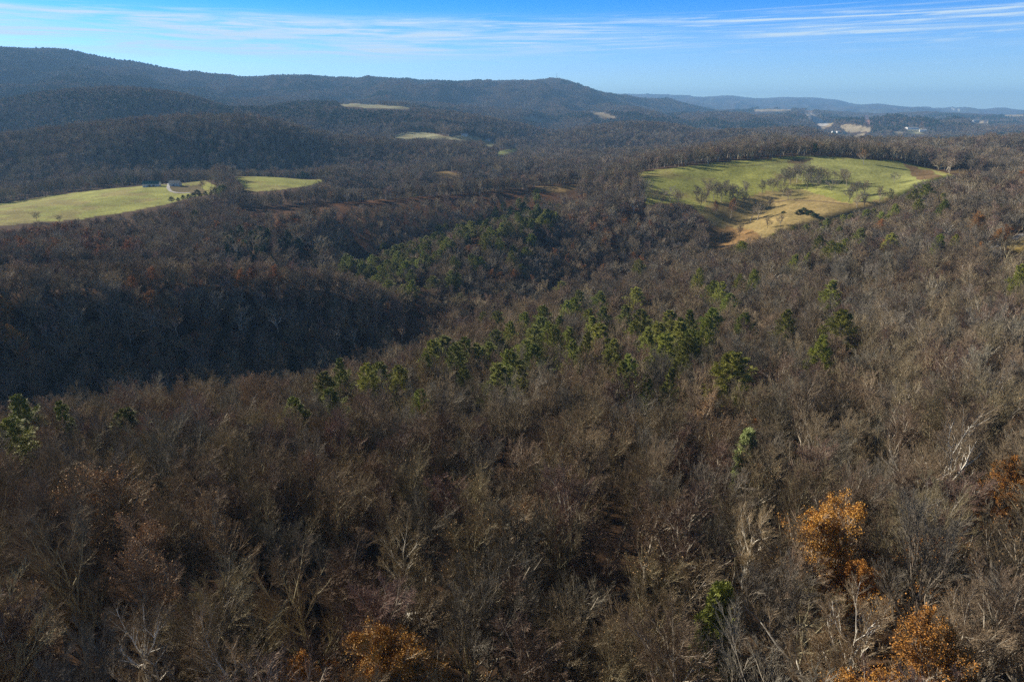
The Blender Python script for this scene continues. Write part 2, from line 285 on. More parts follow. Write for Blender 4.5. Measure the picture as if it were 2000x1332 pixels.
def base_colours():
    n1 = fbm(GX / 60, GY / 60, 3, 4); n2 = fbm(GX / 14, GY / 14, 9, 3); n3 = fbm(GX / 260, GY / 260, 12, 4)
    lit = np.array([.105, .062, .034]); dark = np.array([.060, .040, .026])
    k = np.clip(.5 + n1 * .7 + n2 * .4, 0, 1)[..., None]
    C = lit * k + dark * (1 - k)
    # beyond the modelled trees the leafless canopy itself is the surface
    can = np.array([.085, .066, .056]) * (1 + .35 * fbm(GX / 90, GY / 90, 55, 3)[..., None]) + np.array([-.010, .006, -.008]) * np.clip(n3 * 3, 0, 1)[..., None]
    f = np.clip((GR - 5500) / 2500, 0, 1)[..., None]
    C = C * (1 - f) + can * f
    # reddish leaf fall on the sunny flanks
    for i, fl in enumerate(FIELDS):
        m = CK == i
        if m.any():
            c = np.array(fl[3]); wn = np.clip(fbm(GX[m] / 38 + 9, GY[m] / 38, 63, 4) * 2.2 - .25, 0, .55)[:, None]      # worn, browner patches
            C[m] = (c * (1 - wn) + np.array([.26, .19, .09]) * wn) * (1 + .26 * n1[m] + .2 * n2[m])[:, None]
    m = CK == 2                                                     # the big pasture: green above, rough brown below
    px, py = CPX + n1 * 14, CPY + n2 * 3
    low = m & in_poly(px, py, [(1380,400),(1430,392),(1480,378),(1545,368),(1580,372),(1640,396),(1700,392),(1760,380),(1700,420),(1400,520),(1360,470)])
    g2 = m & ~low & in_poly(px, py, [(1465,322),(1540,312),(1600,308),(1760,318),(1850,342),(1700,396),(1640,380),(1560,350),(1500,335)])
    br = m & ~low & in_poly(px, py, [(1545,312),(1600,309),(1565,322),(1530,320)])
    br2 = m & in_poly(px, py, [(1762,318),(1830,338),(1850,346),(1800,352),(1780,336)])
    rd = m & in_poly(px, py, [(1390,440),(1470,450),(1500,480),(1400,505),(1380,470)])
    C[g2] = np.array([.29, .30, .10]) * (1 + .3 * n1[g2] + .2 * n2[g2])[:, None]
    C[low] = (np.array([.33, .25, .105]) * (1 + .25 * n2[low])[:, None]) * (1 - np.clip(n1[low] * 1.2, 0, .5))[:, None] + np.array([.22, .215, .085]) * np.clip(n1[low] * 1.2, 0, .5)[:, None]
    C[br] = np.array([.17, .12, .06]) * (1 + .25 * n2[br])[:, None]
    C[br2] = np.array([.20, .135, .07]) * (1 + .25 * n2[br2])[:, None]
    C[rd] = np.array([.25, .155, .065]) * (1 + .3 * n2[rd])[:, None]
    m = CK == 0
    dr = m & in_poly(px, py, [(335,362),(395,362),(400,380),(345,378)])
    C[dr] = np.array([.15, .12, .055]) * (1 + .2 * n2[dr])[:, None]
    # bare reddish leaf litter on the open flank below the second ridge
    m = (CK < 0) & (GR + n1 * 60 > 560) & (GR + n2 * 60 < 830) & (CPX + n1 * 160 < 1150)
    C[m] = C[m] * .6 + np.array([.17, .075, .030]) * (.4 + .25 * n1[m])[:, None]
    m = (CK < 0) & (GR + n1 * 60 > 400) & (GR + n2 * 60 < 720) & (CPX + n1 * 120 > 700) & (CPX + n2 * 120 < 1420)
    C[m] = C[m] * .5 + np.array([.17, .085, .040]) * (.5 + .25 * n1[m])[:, None]
    return np.clip(C, 0.01, 1)
GC = base_colours()

def link(o): sc.collection.objects.link(o); return o
def tag(o, label=None, cat=None, group=None, kind=None):
    if label: o['label'] = label
    if cat: o['category'] = cat
    if group: o['group'] = group
    if kind: o['kind'] = kind
    return o
def mesh_np(name, V, F, mats=(), mi=None, smooth=False):
    """F: list of (k, n) index arrays, each of faces with n corners"""
    me = bpy.data.meshes.new(name); V = np.asarray(V, np.float32)
    F = [np.asarray(f, np.int32) for f in F if len(f)]
    loops = np.concatenate([f.ravel() for f in F]); cnt = np.concatenate([np.full(len(f), f.shape[1], np.int32) for f in F])
    st = np.concatenate([[0], np.cumsum(cnt)[:-1]]).astype(np.int32)
    me.vertices.add(len(V)); me.vertices.foreach_set('co', V.ravel())
    me.loops.add(len(loops)); me.loops.foreach_set('vertex_index', loops)
    me.polygons.add(len(cnt)); me.polygons.foreach_set('loop_start', st); me.polygons.foreach_set('loop_total', cnt)
    if mi is not None: me.polygons.foreach_set('material_index', np.asarray(mi, np.int32))
    me.polygons.foreach_set('use_smooth', np.full(len(cnt), smooth))
    for m in mats: me.materials.append(m)
    me.update(calc_edges=True); return me

def mat(name, build, rough=.9, spec=.2):
    m = bpy.data.materials.new(name); m.use_nodes = True
    global N, L
    N, L = nodes(m.node_tree)
    b = N('ShaderNodeBsdfPrincipled'); b.inputs['Roughness'].default_value = rough; b.inputs['Specular IOR Level'].default_value = spec
    o = N('ShaderNodeOutputMaterial'); L(b.outputs[0], o.inputs[0])
    c = build(b)
    if c is not None: L(c, b.inputs['Base Color'])
    return m
def noise(scale, detail=3, coord='Object', rough=.55):
    t = N('ShaderNodeTexCoord'); n = N('ShaderNodeTexNoise'); n.inputs['Scale'].default_value = scale
    n.inputs['Detail'].default_value = detail; n.inputs['Roughness'].default_value = rough; L(t.outputs[coord], n.inputs['Vector']); return n
def m_ground(b):
    a = N('ShaderNodeAttribute', attribute_name='cover')
    n = noise(.35, 5); n2 = noise(.045, 4)
    r = ramp(N, [(.3, (.62,.62,.62)), (.7, (1.35,1.35,1.35))]); L(n.outputs[0], r.inputs[0])
    r2 = ramp(N, [(.3, (.78,.80,.78)), (.7, (1.22,1.2,1.22))]); L(n2.outputs[0], r2.inputs[0])
    m1 = N('ShaderNodeMix', data_type='RGBA', blend_type='MULTIPLY'); m1.inputs[0].default_value = 1; L(a.outputs['Color'], m1.inputs[6]); L(r.outputs[0], m1.inputs[7])
    m2 = N('ShaderNodeMix', data_type='RGBA', blend_type='MULTIPLY'); m2.inputs[0].default_value = 1; L(m1.outputs[2], m2.inputs[6]); L(r2.outputs[0], m2.inputs[7])
    return m2.outputs[2]
M_ground = mat('ground', m_ground, 1, .05)
def build_terrain():
    nr, nt = GZ.shape
    V = np.stack([GX, GY, GZ], -1).reshape(-1, 3)
    i, j = np.meshgrid(np.arange(nr - 1), np.arange(nt - 1), indexing='ij'); a = (i * nt + j).ravel()
    F = np.stack([a, a + 1, a + nt + 1, a + nt], 1)[:, ::-1]
    e = np.arange(nr - 1) * nt; F2 = np.stack([e + nt - 1, e, e + nt, e + 2 * nt - 1], 1)[:, ::-1]   # close the seam behind the camera
    c = len(V); V = np.vstack([V, [[0, 0, float(GZ[0].mean())]]])
    k = np.arange(nt); F3 = np.stack([k, (k + 1) % nt, np.full(nt, c)], 1)
    me = mesh_np('terrain', V, [F, F2, F3], [M_ground], smooth=True)
    col = me.color_attributes.new('cover', 'FLOAT_COLOR', 'POINT')
    C = np.ones((len(V), 4), np.float32); C[:-1, :3] = GC.reshape(-1, 3); C[-1, :3] = GC[0, 0]
    col.data.foreach_set('color', C.ravel())
    return tag(link(bpy.data.objects.new('terrain', me)), kind='structure')
build_terrain()
#@@TREES
# ------------------------------------------------------------------ bark, twig, leaf and needle materials
def varied(b, base, amount=.35, scale=1.2, hue=0.0):
    """base colour varied from tree to tree and within the tree"""
    oi = N('ShaderNodeObjectInfo'); n = noise(scale, 2)
    r = ramp(N, [(0, (1 - amount,) * 3), (.5, (1, 1, 1)), (1, (1 + amount,) * 3)]); L(oi.outputs['Random'], r.inputs[0])
    r2 = ramp(N, [(.3, (.75,) * 3), (.7, (1.25,) * 3)]); L(n.outputs[0], r2.inputs[0])
    m1 = N('ShaderNodeMix', data_type='RGBA', blend_type='MULTIPLY'); m1.inputs[0].default_value = 1
    m1.inputs[6].default_value = tuple(base) + (1,); L(r.outputs[0], m1.inputs[7])
    m2 = N('ShaderNodeMix', data_type='RGBA', blend_type='MULTIPLY'); m2.inputs[0].default_value = 1
    L(m1.outputs[2], m2.inputs[6]); L(r2.outputs[0], m2.inputs[7])
    if hue:
        hs = N('ShaderNodeHueSaturation'); w = N('ShaderNodeTexWhiteNoise', noise_dimensions='1D'); L(oi.outputs['Random'], w.inputs['W'])
        mr = N('ShaderNodeMapRange'); L(w.outputs['Value'], mr.inputs[0]); mr.inputs[3].default_value = .5 - hue; mr.inputs[4].default_value = .5 + hue
        L(mr.outputs[0], hs.inputs['Hue']); L(m2.outputs[2], hs.inputs['Color']); return hs.outputs[0]
    return m2.outputs[2]
TW = {'brown': (.285, .215, .138), 'grey': (.265, .235, .180), 'red': (.260, .175, .130), 'tan': (.31, .245, .150)}
M_twig = {k: mat('twig_' + k, lambda b, c=c: varied(b, c, .32, .5, .012), .8, .2) for k, c in TW.items()}
M_near_dimmed = {k: mat('near_twig_dimmed_' + k, lambda b, c=c: varied(b, tuple(v * .8 for v in c), .34, .5, .014), .8, .2) for k, c in TW.items()}  # same wood darkened: the dim foreground is painted into the twig colour
M_bark = {'grey': mat('bark_grey', lambda b: varied(b, (.43, .38, .30), .3, 1.5), .85, .2),
          'dark': mat('bark_dark', lambda b: varied(b, (.18, .15, .115), .3, 1.5), .85, .2),
          'olive': mat('bark_olive', lambda b: varied(b, (.38, .34, .22), .3, 1.5), .85, .2),
          'pale': mat('bark_pale', lambda b: varied(b, (.66, .62, .53), .12, 1.0), .8, .2)}
M_leaf = {'orange': mat('leaf_orange', lambda b: varied(b, (.50, .24, .042), .25, .9, .006), .6, .3),
          'rust': mat('leaf_rust', lambda b: varied(b, (.44, .205, .06), .3, .9, .006), .7, .2),
          'dry': mat('leaf_dry', lambda b: varied(b, (.46, .28, .13), .25, .9, .004), .7, .2)}
M_needle = {'green': mat('needle_green', lambda b: varied(b, (.29, .31, .055), .32, .8, .016), .6, .3),
            'pale': mat('needle_pale', lambda b: varied(b, (.30, .33, .12), .28, .8, .01), .6, .3), 'dark': mat('needle_dark', lambda b: varied(b, (.085, .135, .040), .28, .8, .015), .6, .3),
            'blue': mat('needle_blue', lambda b: varied(b, (.16, .21, .09), .28, .8, .01), .6, .3)}

# ------------------------------------------------------------------ tree geometry
def frame(d):
    a = np.where(np.abs(d[:, 2:3]) < .9, np.array([[0, 0, 1.]]), np.array([[1., 0, 0]]))
    u = np.cross(d, a); u /= np.linalg.norm(u, axis=1, keepdims=True) + 1e-9
    return u, np.cross(d, u)
def tubes(P, R, n):
    """P (N,S+1,3), R (N,S+1): swept tapering tubes with n sides"""
    Nn, S1, _ = P.shape
    D = np.gradient(P, axis=1); D /= np.linalg.norm(D, axis=2, keepdims=True) + 1e-9
    u, v = frame(D[:, 0]); u = u[:, None]; v = v[:, None]
    ang = np.arange(n) / n * 2 * math.pi
    ring = (u[:, :, None] * np.cos(ang)[None, None, :, None] + v[:, :, None] * np.sin(ang)[None, None, :, None])
    V = P[:, :, None, :] + ring * R[:, :, None, None]
    V = V.reshape(-1, 3)
    b = (np.arange(Nn) * S1 * n)[:, None, None] + (np.arange(S1 - 1) * n)[None, :, None] + np.arange(n)[None, None, :]
    b2 = (np.arange(Nn) * S1 * n)[:, None, None] + (np.arange(S1 - 1) * n)[None, :, None] + ((np.arange(n) + 1) % n)[None, None, :]
    F = np.stack([b, b2, b2 + n, b + n], -1).reshape(-1, 4)
    return V, F
def needles(P0, P1, R):
    """straight twigs that taper to a point, three sides"""
    d = P1 - P0; d = d / (np.linalg.norm(d, axis=1, keepdims=True) + 1e-9); u, v = frame(d)
    V = np.concatenate([P0 + u * R[:, None], P0 + (-.5 * u + .87 * v) * R[:, None], P0 + (-.5 * u - .87 * v) * R[:, None], P1])
    k = len(P0); a = np.arange(k)
    F = np.concatenate([np.stack([a, a + k, a + 3 * k], 1), np.stack([a + k, a + 2 * k, a + 3 * k], 1), np.stack([a + 2 * k, a, a + 3 * k], 1)])
    return V, F
def grow(rng, P, R, n, t0, length, angle, up, segs, rad, wander=.12, falloff=.5):
    """n children on every parent line (N,S+1,3); returns their lines and radii"""
    Nn, S1, _ = P.shape
    t = (np.arange(n)[None] + rng.uniform(.1, .9, (Nn, n))) / n * (1 - t0) + t0
    f = t * (S1 - 1); i = np.clip(f.astype(int), 0, S1 - 2); w = (f - i)[..., None]
    ar = np.arange(Nn)[:, None]
    A, B = P[ar, i], P[ar, i + 1]; pos = A * (1 - w) + B * w
    pr = R[ar, i] * (1 - w[..., 0]) + R[ar, i + 1] * w[..., 0]
    D = (B - A); D /= np.linalg.norm(D, axis=2, keepdims=True) + 1e-9
    D = D.reshape(-1, 3); u, v = frame(D)
    az = (np.arange(n)[None] * 2.4 + rng.uniform(0, 6.28, (Nn, 1)) + rng.normal(0, .5, (Nn, n))).reshape(-1, 1)
    an = np.abs(rng.normal(angle, angle * .22, (Nn * n, 1)))
    d = D * np.cos(an) + (u * np.cos(az) + v * np.sin(az)) * np.sin(an)
    plen = np.linalg.norm(P[:, -1] - P[:, 0], axis=1)
    if length < 0: ln = (-length) * np.ones((Nn, n))
    else: ln = length * plen[:, None] * np.ones((1, n))
    ln = ln * (1 - falloff * (t - t0) / (1 - t0 + 1e-6)) * rng.uniform(.7, 1.25, (Nn, n)); ln = ln.reshape(-1, 1)
    pts = [pos.reshape(-1, 3)]
    for s in range(segs):
        d = d + np.array([0, 0, up]) + rng.normal(0, wander, d.shape); d /= np.linalg.norm(d, axis=1, keepdims=True)
        pts.append(pts[-1] + d * ln / segs)
    Q = np.stack(pts, 1); r0 = np.minimum(pr.reshape(-1) * .8, rad * rng.uniform(.75, 1.25, Nn * n))
    RR_ = r0[:, None] * np.linspace(1, .35, segs + 1)[None]
    return Q, RR_
class Parts:
    def __init__(s): s.V = []; s.F = {}; s.M = {}; s.n = 0
    def add(s, V, F, m=0):
        k = F.shape[1]; s.F.setdefault(k, []).append(F + s.n); s.M.setdefault(k, []).append(np.full(len(F), m)); s.V.append(V); s.n += len(V)
    def mesh(s, name, mats):
        ks = sorted(s.F); return mesh_np(name, np.concatenate(s.V), [np.concatenate(s.F[k]) for k in ks], mats, np.concatenate([np.concatenate(s.M[k]) for k in ks]))
SHAPES = {  # height, first limb, limb angle, limb length, up-curve, limbs
 'vase':   (19, .24, .55, .52, .13, 11), 'upright': (20, .28, .38, .46, .15, 12), 'spread': (17, .24, .85, .64, .14, 10), 'tall': (22, .42, .50, .42, .12, 11)}
BARE_TOP = 15.5
def bare_tree_geo(seed, shape, lod, pale=False):
    """limb part and twig part of a leafless broadleaf tree"""
    rng = np.random.default_rng(seed); Hh, t0, an, ln, up, nl = SHAPES[shape]
    S = 8; z = np.linspace(-1.5, Hh * .84, S + 1); lean = rng.normal(0, .06, 2)
    wob = np.cumsum(rng.normal(0, .028 * Hh / S * 2, (S + 1, 2)), 0); wob -= wob[1]
    P = np.concatenate([wob + z[:, None] * lean, z[:, None]], 1)[None]
    R = (.30 * Hh / 20 * (1.5 if pale else 1) * np.linspace(1, .10, S + 1) ** .9)[None]; R[0, 0] *= 1.35
    rm = {0: 1, 1: 1.4, 2: 2.7, 3: 2.6}[lod]
    limbs, tw = Parts(), Parts()
    V, F = tubes(P, R * (1 if lod < 2 else 1.15), 7 if lod == 0 else (5 if lod == 1 else 3)); limbs.add(V, F)
    thick = 2.9 if pale else 1
    P1, R1 = grow(rng, P, R, nl + 2, t0, ln, an, up, 5, .165 * thick, .15 if pale else .09)
    c0, c1, c2, c3 = {0: (8, 7, 6, 4), 1: (8, 6, 5, 2), 2: (6, 5, 5, 0), 3: (5, 6, 0, 0)}[lod]
    P2, R2 = grow(rng, P1, R1, c0, .18, .50, .50, .10, 4 if lod < 2 else 2, .075 * thick, .10)
    V, F = tubes(P1, R1 * (1 if lod < 2 else 1.3), 5 if lod == 0 else 3); limbs.add(V, F)
    V, F = tubes(P2, R2 * rm ** .5, 3); limbs.add(V, F)
    P3, R3 = grow(rng, P2, R2, c1, .12, .58, .44, .09, 2, .030, .08)
    if lod < 3:
        V, F = tubes(P3, R3 * rm, 3); tw.add(V, F)
        P4, R4 = grow(rng, P3, R3, c2, .10, .66, .40, .08, 1, .017, .06, .4)
        V, F = needles(P4[:, 0], P4[:, 1], np.maximum(R4[:, 0], .014) * rm * 1.15); tw.add(V, F)
        if c3:
            P5, R5 = grow(rng, P4, R4, c3, .12, .66, .38, .06, 1, .011, .05, .4)
            V, F = needles(P5[:, 0], P5[:, 1], np.maximum(R5[:, 0], .009) * rm); tw.add(V, F)
            tips = P5[:, 1]
        else: tips = P4[:, 1]
    else:
        V, F = needles(P3[:, 0], P3[:, -1] + (P3[:, -1] - P3[:, 0]) * .5, np.full(len(P3), .15)); tw.add(V, F); tips = P3[:, -1]
    fz = (20.5 if lod == 0 else BARE_TOP) / np.percentile(tips[:, 2], 97) ; fx = 1.10 if shape != 'upright' else 1.35     # crowns close to one even canopy
    for P_ in (limbs, tw):
        for V in P_.V: V *= np.array([fx, fx, fz])
    return limbs, tw, tips * np.array([fx, fx, fz])
def chips(rng, C, size, k=1, flat=0.0):
    """small folded leaf faces around the points C"""
    n = len(C) * k; c = np.repeat(C, k, 0) + rng.normal(0, size * (.9 if k > 1 else .2), (n, 3))
    d = rng.normal(0, 1, (n, 3)); d[:, 2] *= (1 - flat); d /= np.linalg.norm(d, axis=1, keepdims=True); u, v = frame(d)
    s = size * rng.uniform(.6, 1.3, (n, 1)); V = np.concatenate([c - u * s * .5, c + v * s * .32, c + u * s * .5, c - v * s * .32])
    a = np.arange(n); return V, np.stack([a, a + n, a + 2 * n, a + 3 * n], 1)
def leafy_tree_geo(seed, shape, lod, dens, size):
    limbs, tw, tips = bare_tree_geo(seed, shape, max(lod, 1))
    rng = np.random.default_rng(seed + 500); leaves = Parts()
    cl = fbm(tips[:, 0] / 2.2 + 40, tips[:, 1] / 2.2 + tips[:, 2] / 1.7, seed, 2)
    keep = rng.uniform(size=len(tips)) < dens * np.clip(1 + cl * 2.2, 0, 2)
    V, F = chips(rng, tips[keep], size, (6 if dens >= 1 else 3) if lod == 0 else 1); leaves.add(V, F)
    return limbs, tw, leaves
def pine_geo(seed, lod, Hh=18, full=1.0, kind='pine'):
    rng = np.random.default_rng(seed); trunk, crown = Parts(), Parts(); S = 8
    z = np.linspace(-1.5, Hh, S + 1); P = np.stack([np.cumsum(rng.normal(0, .09, S + 1)), np.cumsum(rng.normal(0, .09, S + 1)), z], 1)[None]
    R = (.26 * Hh / 18 * np.linspace(1, .08, S + 1))[None]; V, F = tubes(P, R, 6 if lod == 0 else 3); trunk.add(V, F)
    nw = 15 if kind == 'pine' else 22; BP = []
    t = .30 if kind == 'pine' else .08
    cs = Hh * t
    for w in range(nw):
        f = (w + rng.uniform(0, .5)) / nw; zz = cs + (Hh - cs) * f; nb = rng.integers(3, 6) if kind == 'pine' else 6
        if kind == 'pine': reach = (1.0 - f ** 1.7) * 3.9 * full * (.55 + .45 * min(1, f * 3.5)) + .5
        else: reach = (1 - f) * 2.6 + .25
        a0 = rng.uniform(0, 6.28)
        for b in range(nb):
            a = a0 + b * 6.28 / nb + rng.normal(0, .3); ln = reach * rng.uniform(.6, 1.25); lift = (.12 + .5 * f if kind == 'pine' else -.15 + .5 * f)
            fz = (zz + 1.5) / (Hh + 1.5) * S; i = min(int(fz), S - 1); ww = fz - i; base = P[0, i] * (1 - ww) + P[0, i + 1] * ww; base[2] = zz
            BP.append(np.stack([base, base + np.array([math.cos(a) * ln * .55, math.sin(a) * ln * .55, ln * lift * .35]), base + np.array([math.cos(a) * ln, math.sin(a) * ln, ln * lift * .9])]))
    BP = np.stack(BP); BR = np.full((len(BP), 3), 1.) * np.array([[.055, .035, .012]]); V, F = tubes(BP, BR, 3); trunk.add(V, F)
    ns = {0: 9, 1: 6, 2: 4}[lod]; nn = {0: 26, 1: 9, 2: 4}[lod]; sz = {0: .30, 1: .55, 2: 1.0}[lod]
    SP, SR = grow(rng, BP, BR, ns, .25, .42, .75, .12, 1, .015, .15, .55)
    base = np.concatenate([SP[:, 0], SP[:, 1], SP.mean(1)]); dirs = np.concatenate([SP[:, 1] - SP[:, 0]] * 3); dirs /= np.linalg.norm(dirs, axis=1, keepdims=True) + 1e-9
    c = np.repeat(base, nn, 0) + rng.normal(0, .16, (len(base) * nn, 3)) * np.array([1, 1, .45]); d = np.repeat(dirs, nn, 0) * .8 + rng.normal(0, .62, (len(c), 3)) + np.array([0, 0, .45])
    d /= np.linalg.norm(d, axis=1, keepdims=True); u, v = frame(d); n = len(c); q = sz * rng.uniform(.6, 1.2, (n, 1)); wd = q * {0: .17, 1: .26, 2: .38}[lod]
    V = np.concatenate([c - u * wd, c + u * wd, c + d * q]); a = np.arange(n); crown.add(V, np.stack([a, a + n, a + 2 * n], 1))
    if kind == 'pine':
        for P_ in (trunk, crown):
            for V in P_.V: V *= np.array([1.3, 1.3, 1])
    return trunk, crown

def combined(name, parts, mats):
    P = Parts()
    for m, p in enumerate(parts):
        V = np.concatenate(p.V)
        off = P.n; P.V.append(V); P.n += len(V)
        for k in p.F:
            f = np.concatenate(p.F[k]); P.F.setdefault(k, []).append(f + off); P.M.setdefault(k, []).append(np.full(len(f), m))
    return P.mesh(name, mats)
# near prototypes: (trunk mesh, crown mesh) ; far prototypes: one mesh each
LOOKS = [('vase', 'olive', 'brown'), ('vase', 'dark', 'grey'), ('upright', 'grey', 'red'), ('spread', 'olive', 'tan'), ('tall', 'grey', 'brown'), ('upright', 'dark', 'brown'), ('vase', 'grey', 'tan'), ('spread', 'grey', 'grey')]
NEAR = []
for q, (shp, bk, tg) in enumerate(LOOKS):
    l, t, tips = bare_tree_geo(100 + q * 7, shp, 0)
    NEAR.append((l.mesh('trunk', [M_bark[bk]]), t.mesh('crown', [M_near_dimmed[tg]])))
# near trees that keep a few dry leaves
for q, (shp, bk, tg) in enumerate([('vase', 'olive', 'tan'), ('upright', 'grey', 'brown')]):
    l, t, tips = bare_tree_geo(300 + q * 7, shp, 0); rng = np.random.default_rng(q)
    V, F = chips(rng, tips[rng.uniform(size=len(tips)) < .035], .16); t.add(V, F, 1)
    NEAR.append((l.mesh('trunk', [M_bark[bk]]), t.mesh('crown', [M_near_dimmed[tg], M_leaf['dry']])))
MID = []                                                       # sturdier-twigged trees for the middle distance
for q in (1, 7, 3, 6):
    shp, bk, tg = LOOKS[q]; l, t, tips = bare_tree_geo(350 + q * 7, shp, 1); MID.append((l.mesh('trunk', [M_bark[bk]]), t.mesh('crown', [M_twig[tg]])))
PALE_M = []
for q, shp in enumerate(['spread', 'vase', 'tall']):
    l, t, tips = bare_tree_geo(450 + q * 7, shp, 1, True); PALE_M.append((l.mesh('trunk', [M_bark['pale']]), t.mesh('crown', [M_twig['tan']])))
PALE_T = []
for q, shp in enumerate(['spread', 'vase', 'tall']):
    l, t, tips = bare_tree_geo(400 + q * 7, shp, 0, True); PALE_T.append((l.mesh('trunk', [M_bark['pale']]), t.mesh('crown', [M_twig['tan']])))
LEAFY = {}
for key, lf, dens, size in (('orange', 'orange', 1.0, .135), ('rust', 'rust', .95, .16), ('dry', 'dry', .11, .17)):
    LEAFY[key] = []
    for q, shp in enumerate(['vase', 'upright']):
        l, t, lv = leafy_tree_geo(500 + q * 7, shp, 0, dens, size)
        LEAFY[key].append((combined('trunk', [l, t], [M_bark['grey'], M_twig['brown']]), lv.mesh('crown', [M_leaf[lf]])))
PINES = []
for q in range(5):
    a, b = pine_geo(600 + q, 0, 18 + q % 3, 1 + .12 * (q % 2)); PINES.append((a.mesh('trunk', [M_bark['dark']]), b.mesh('crown', [M_needle['green']])))
CEDARS = []
for q in range(3):
    a, b = pine_geo(650 + q, 0, 12, 1, 'cedar'); CEDARS.append((a.mesh('trunk', [M_bark['dark']]), b.mesh('crown', [M_needle[('pale', 'dark', 'green')[q]]])))

# ------------------------------------------------------------------ where trees stand
def grid_pts(r0, r1, s, seed):
    n = int(r1 / s) + 1; X, Y = np.meshgrid(np.arange(-n, n + 1), np.arange(-int(.3 * n) - 1, n + 1)); rng = np.random.default_rng(seed)
    x = (X + rng.uniform(-.46, .46, X.shape)) * s; y = (Y + (X % 2) * .5 + rng.uniform(-.46, .46, X.shape)) * s
    x, y = x.ravel(), y.ravel(); r = np.hypot(x, y); th = np.abs(np.arctan2(x, y)) / DEG
    m = (r >= r0) & (r < r1) & (th < np.interp(r, [30, 60, 150, 600, 7000], [75, 62, 50, 45, 42])); return x[m], y[m]
EL = (GZ + 18) / GR; RUN = np.maximum.accumulate(EL, 0)             # highest sight line met so far along each bearing
def not_hidden(x, y, z, margin):
    r = np.hypot(x, y); i, j, fr, ft = g_index(x, y); run = RUN[np.maximum(i - 3, 0), j]
    return (z + 20 + margin) / r >= run
ZONES = [(28, 170, 7.2), (170, 700, 7.6), (700, 1150, 8.4), (1150, 2250, 11.5), (2250, 4200, 10.0), (4200, 7600, 13)]
PINE_SHADE_AREAS = [([(650,512),(700,500),(760,478),(850,445),(950,420),(1000,405),(1080,392),(1100,420),(1040,450),(960,470),(900,492),(840,520),(760,540),(700,545),(655,532)], 440, 760, .5),
 ([(700,540),(800,530),(900,560),(960,580),(880,590),(760,575)], 430, 620, .08),
 ([(700,540),(850,515),(1000,470),(1080,430),(1110,470),(960,540),(860,572),(760,575)], 430, 680, .16), ([(435,455),(500,440),(570,455),(600,490),(560,512),(450,505)], 560, 760, .55),
 ([(1010,372),(1060,358),(1085,372),(1060,400),(1000,415),(960,405)], 600, 800, .55),
 ([(330,395),(345,372),(400,368),(440,366),(440,380),(380,398),(345,405)], 850, 1200, .7),
 ([(190,345),(260,335),(270,350),(200,360)], 1150, 1500, .4),
 ([(470,330),(560,335),(700,345),(690,352),(520,335)], 1100, 1500, .25),
 ([(1000,250),(1150,262),(1240,260),(1100,290),(1020,285)], 1900, 2700, .10), ([(600,220),(760,225),(900,240),(1000,262),(940,262),(760,250),(620,240)], 2000, 2800, .30), ([(230,178),(330,182),(450,212),(330,222),(240,205)], 2100, 3000, .30), ([(330,270),(430,262),(440,330),(350,320)], 1300, 1900, .22), ([(1560,470),(1750,400),(1760,412),(1600,475)], 400, 640, .1), ([(60,200),(140,180),(200,185),(100,215)], 2300, 3100, .3), ([(0,232),(80,225),(120,250),(0,250)], 2000, 3000, .2)]  # several far stands are dark pines added in place of shaded hill flanks
RUST_AREAS = [([(0,455),(120,430),(240,470),(300,460),(290,500),(0,510)], 560, 780, .4), ([(430,400),(620,380),(650,440),(450,460)], 600, 800, .16),
 ([(900,430),(1300,390),(1400,440),(1300,510),(1100,540),(800,560)], 450, 760, .05), ([(1395,385),(1440,385),(1440,420),(1395,420)], 600, 760, .3),
 ([(0,600),(60,620),(80,700),(0,700)], 290, 430, .4), ([(200,540),(560,530),(600,700),(200,740)], 290, 470, .12)]
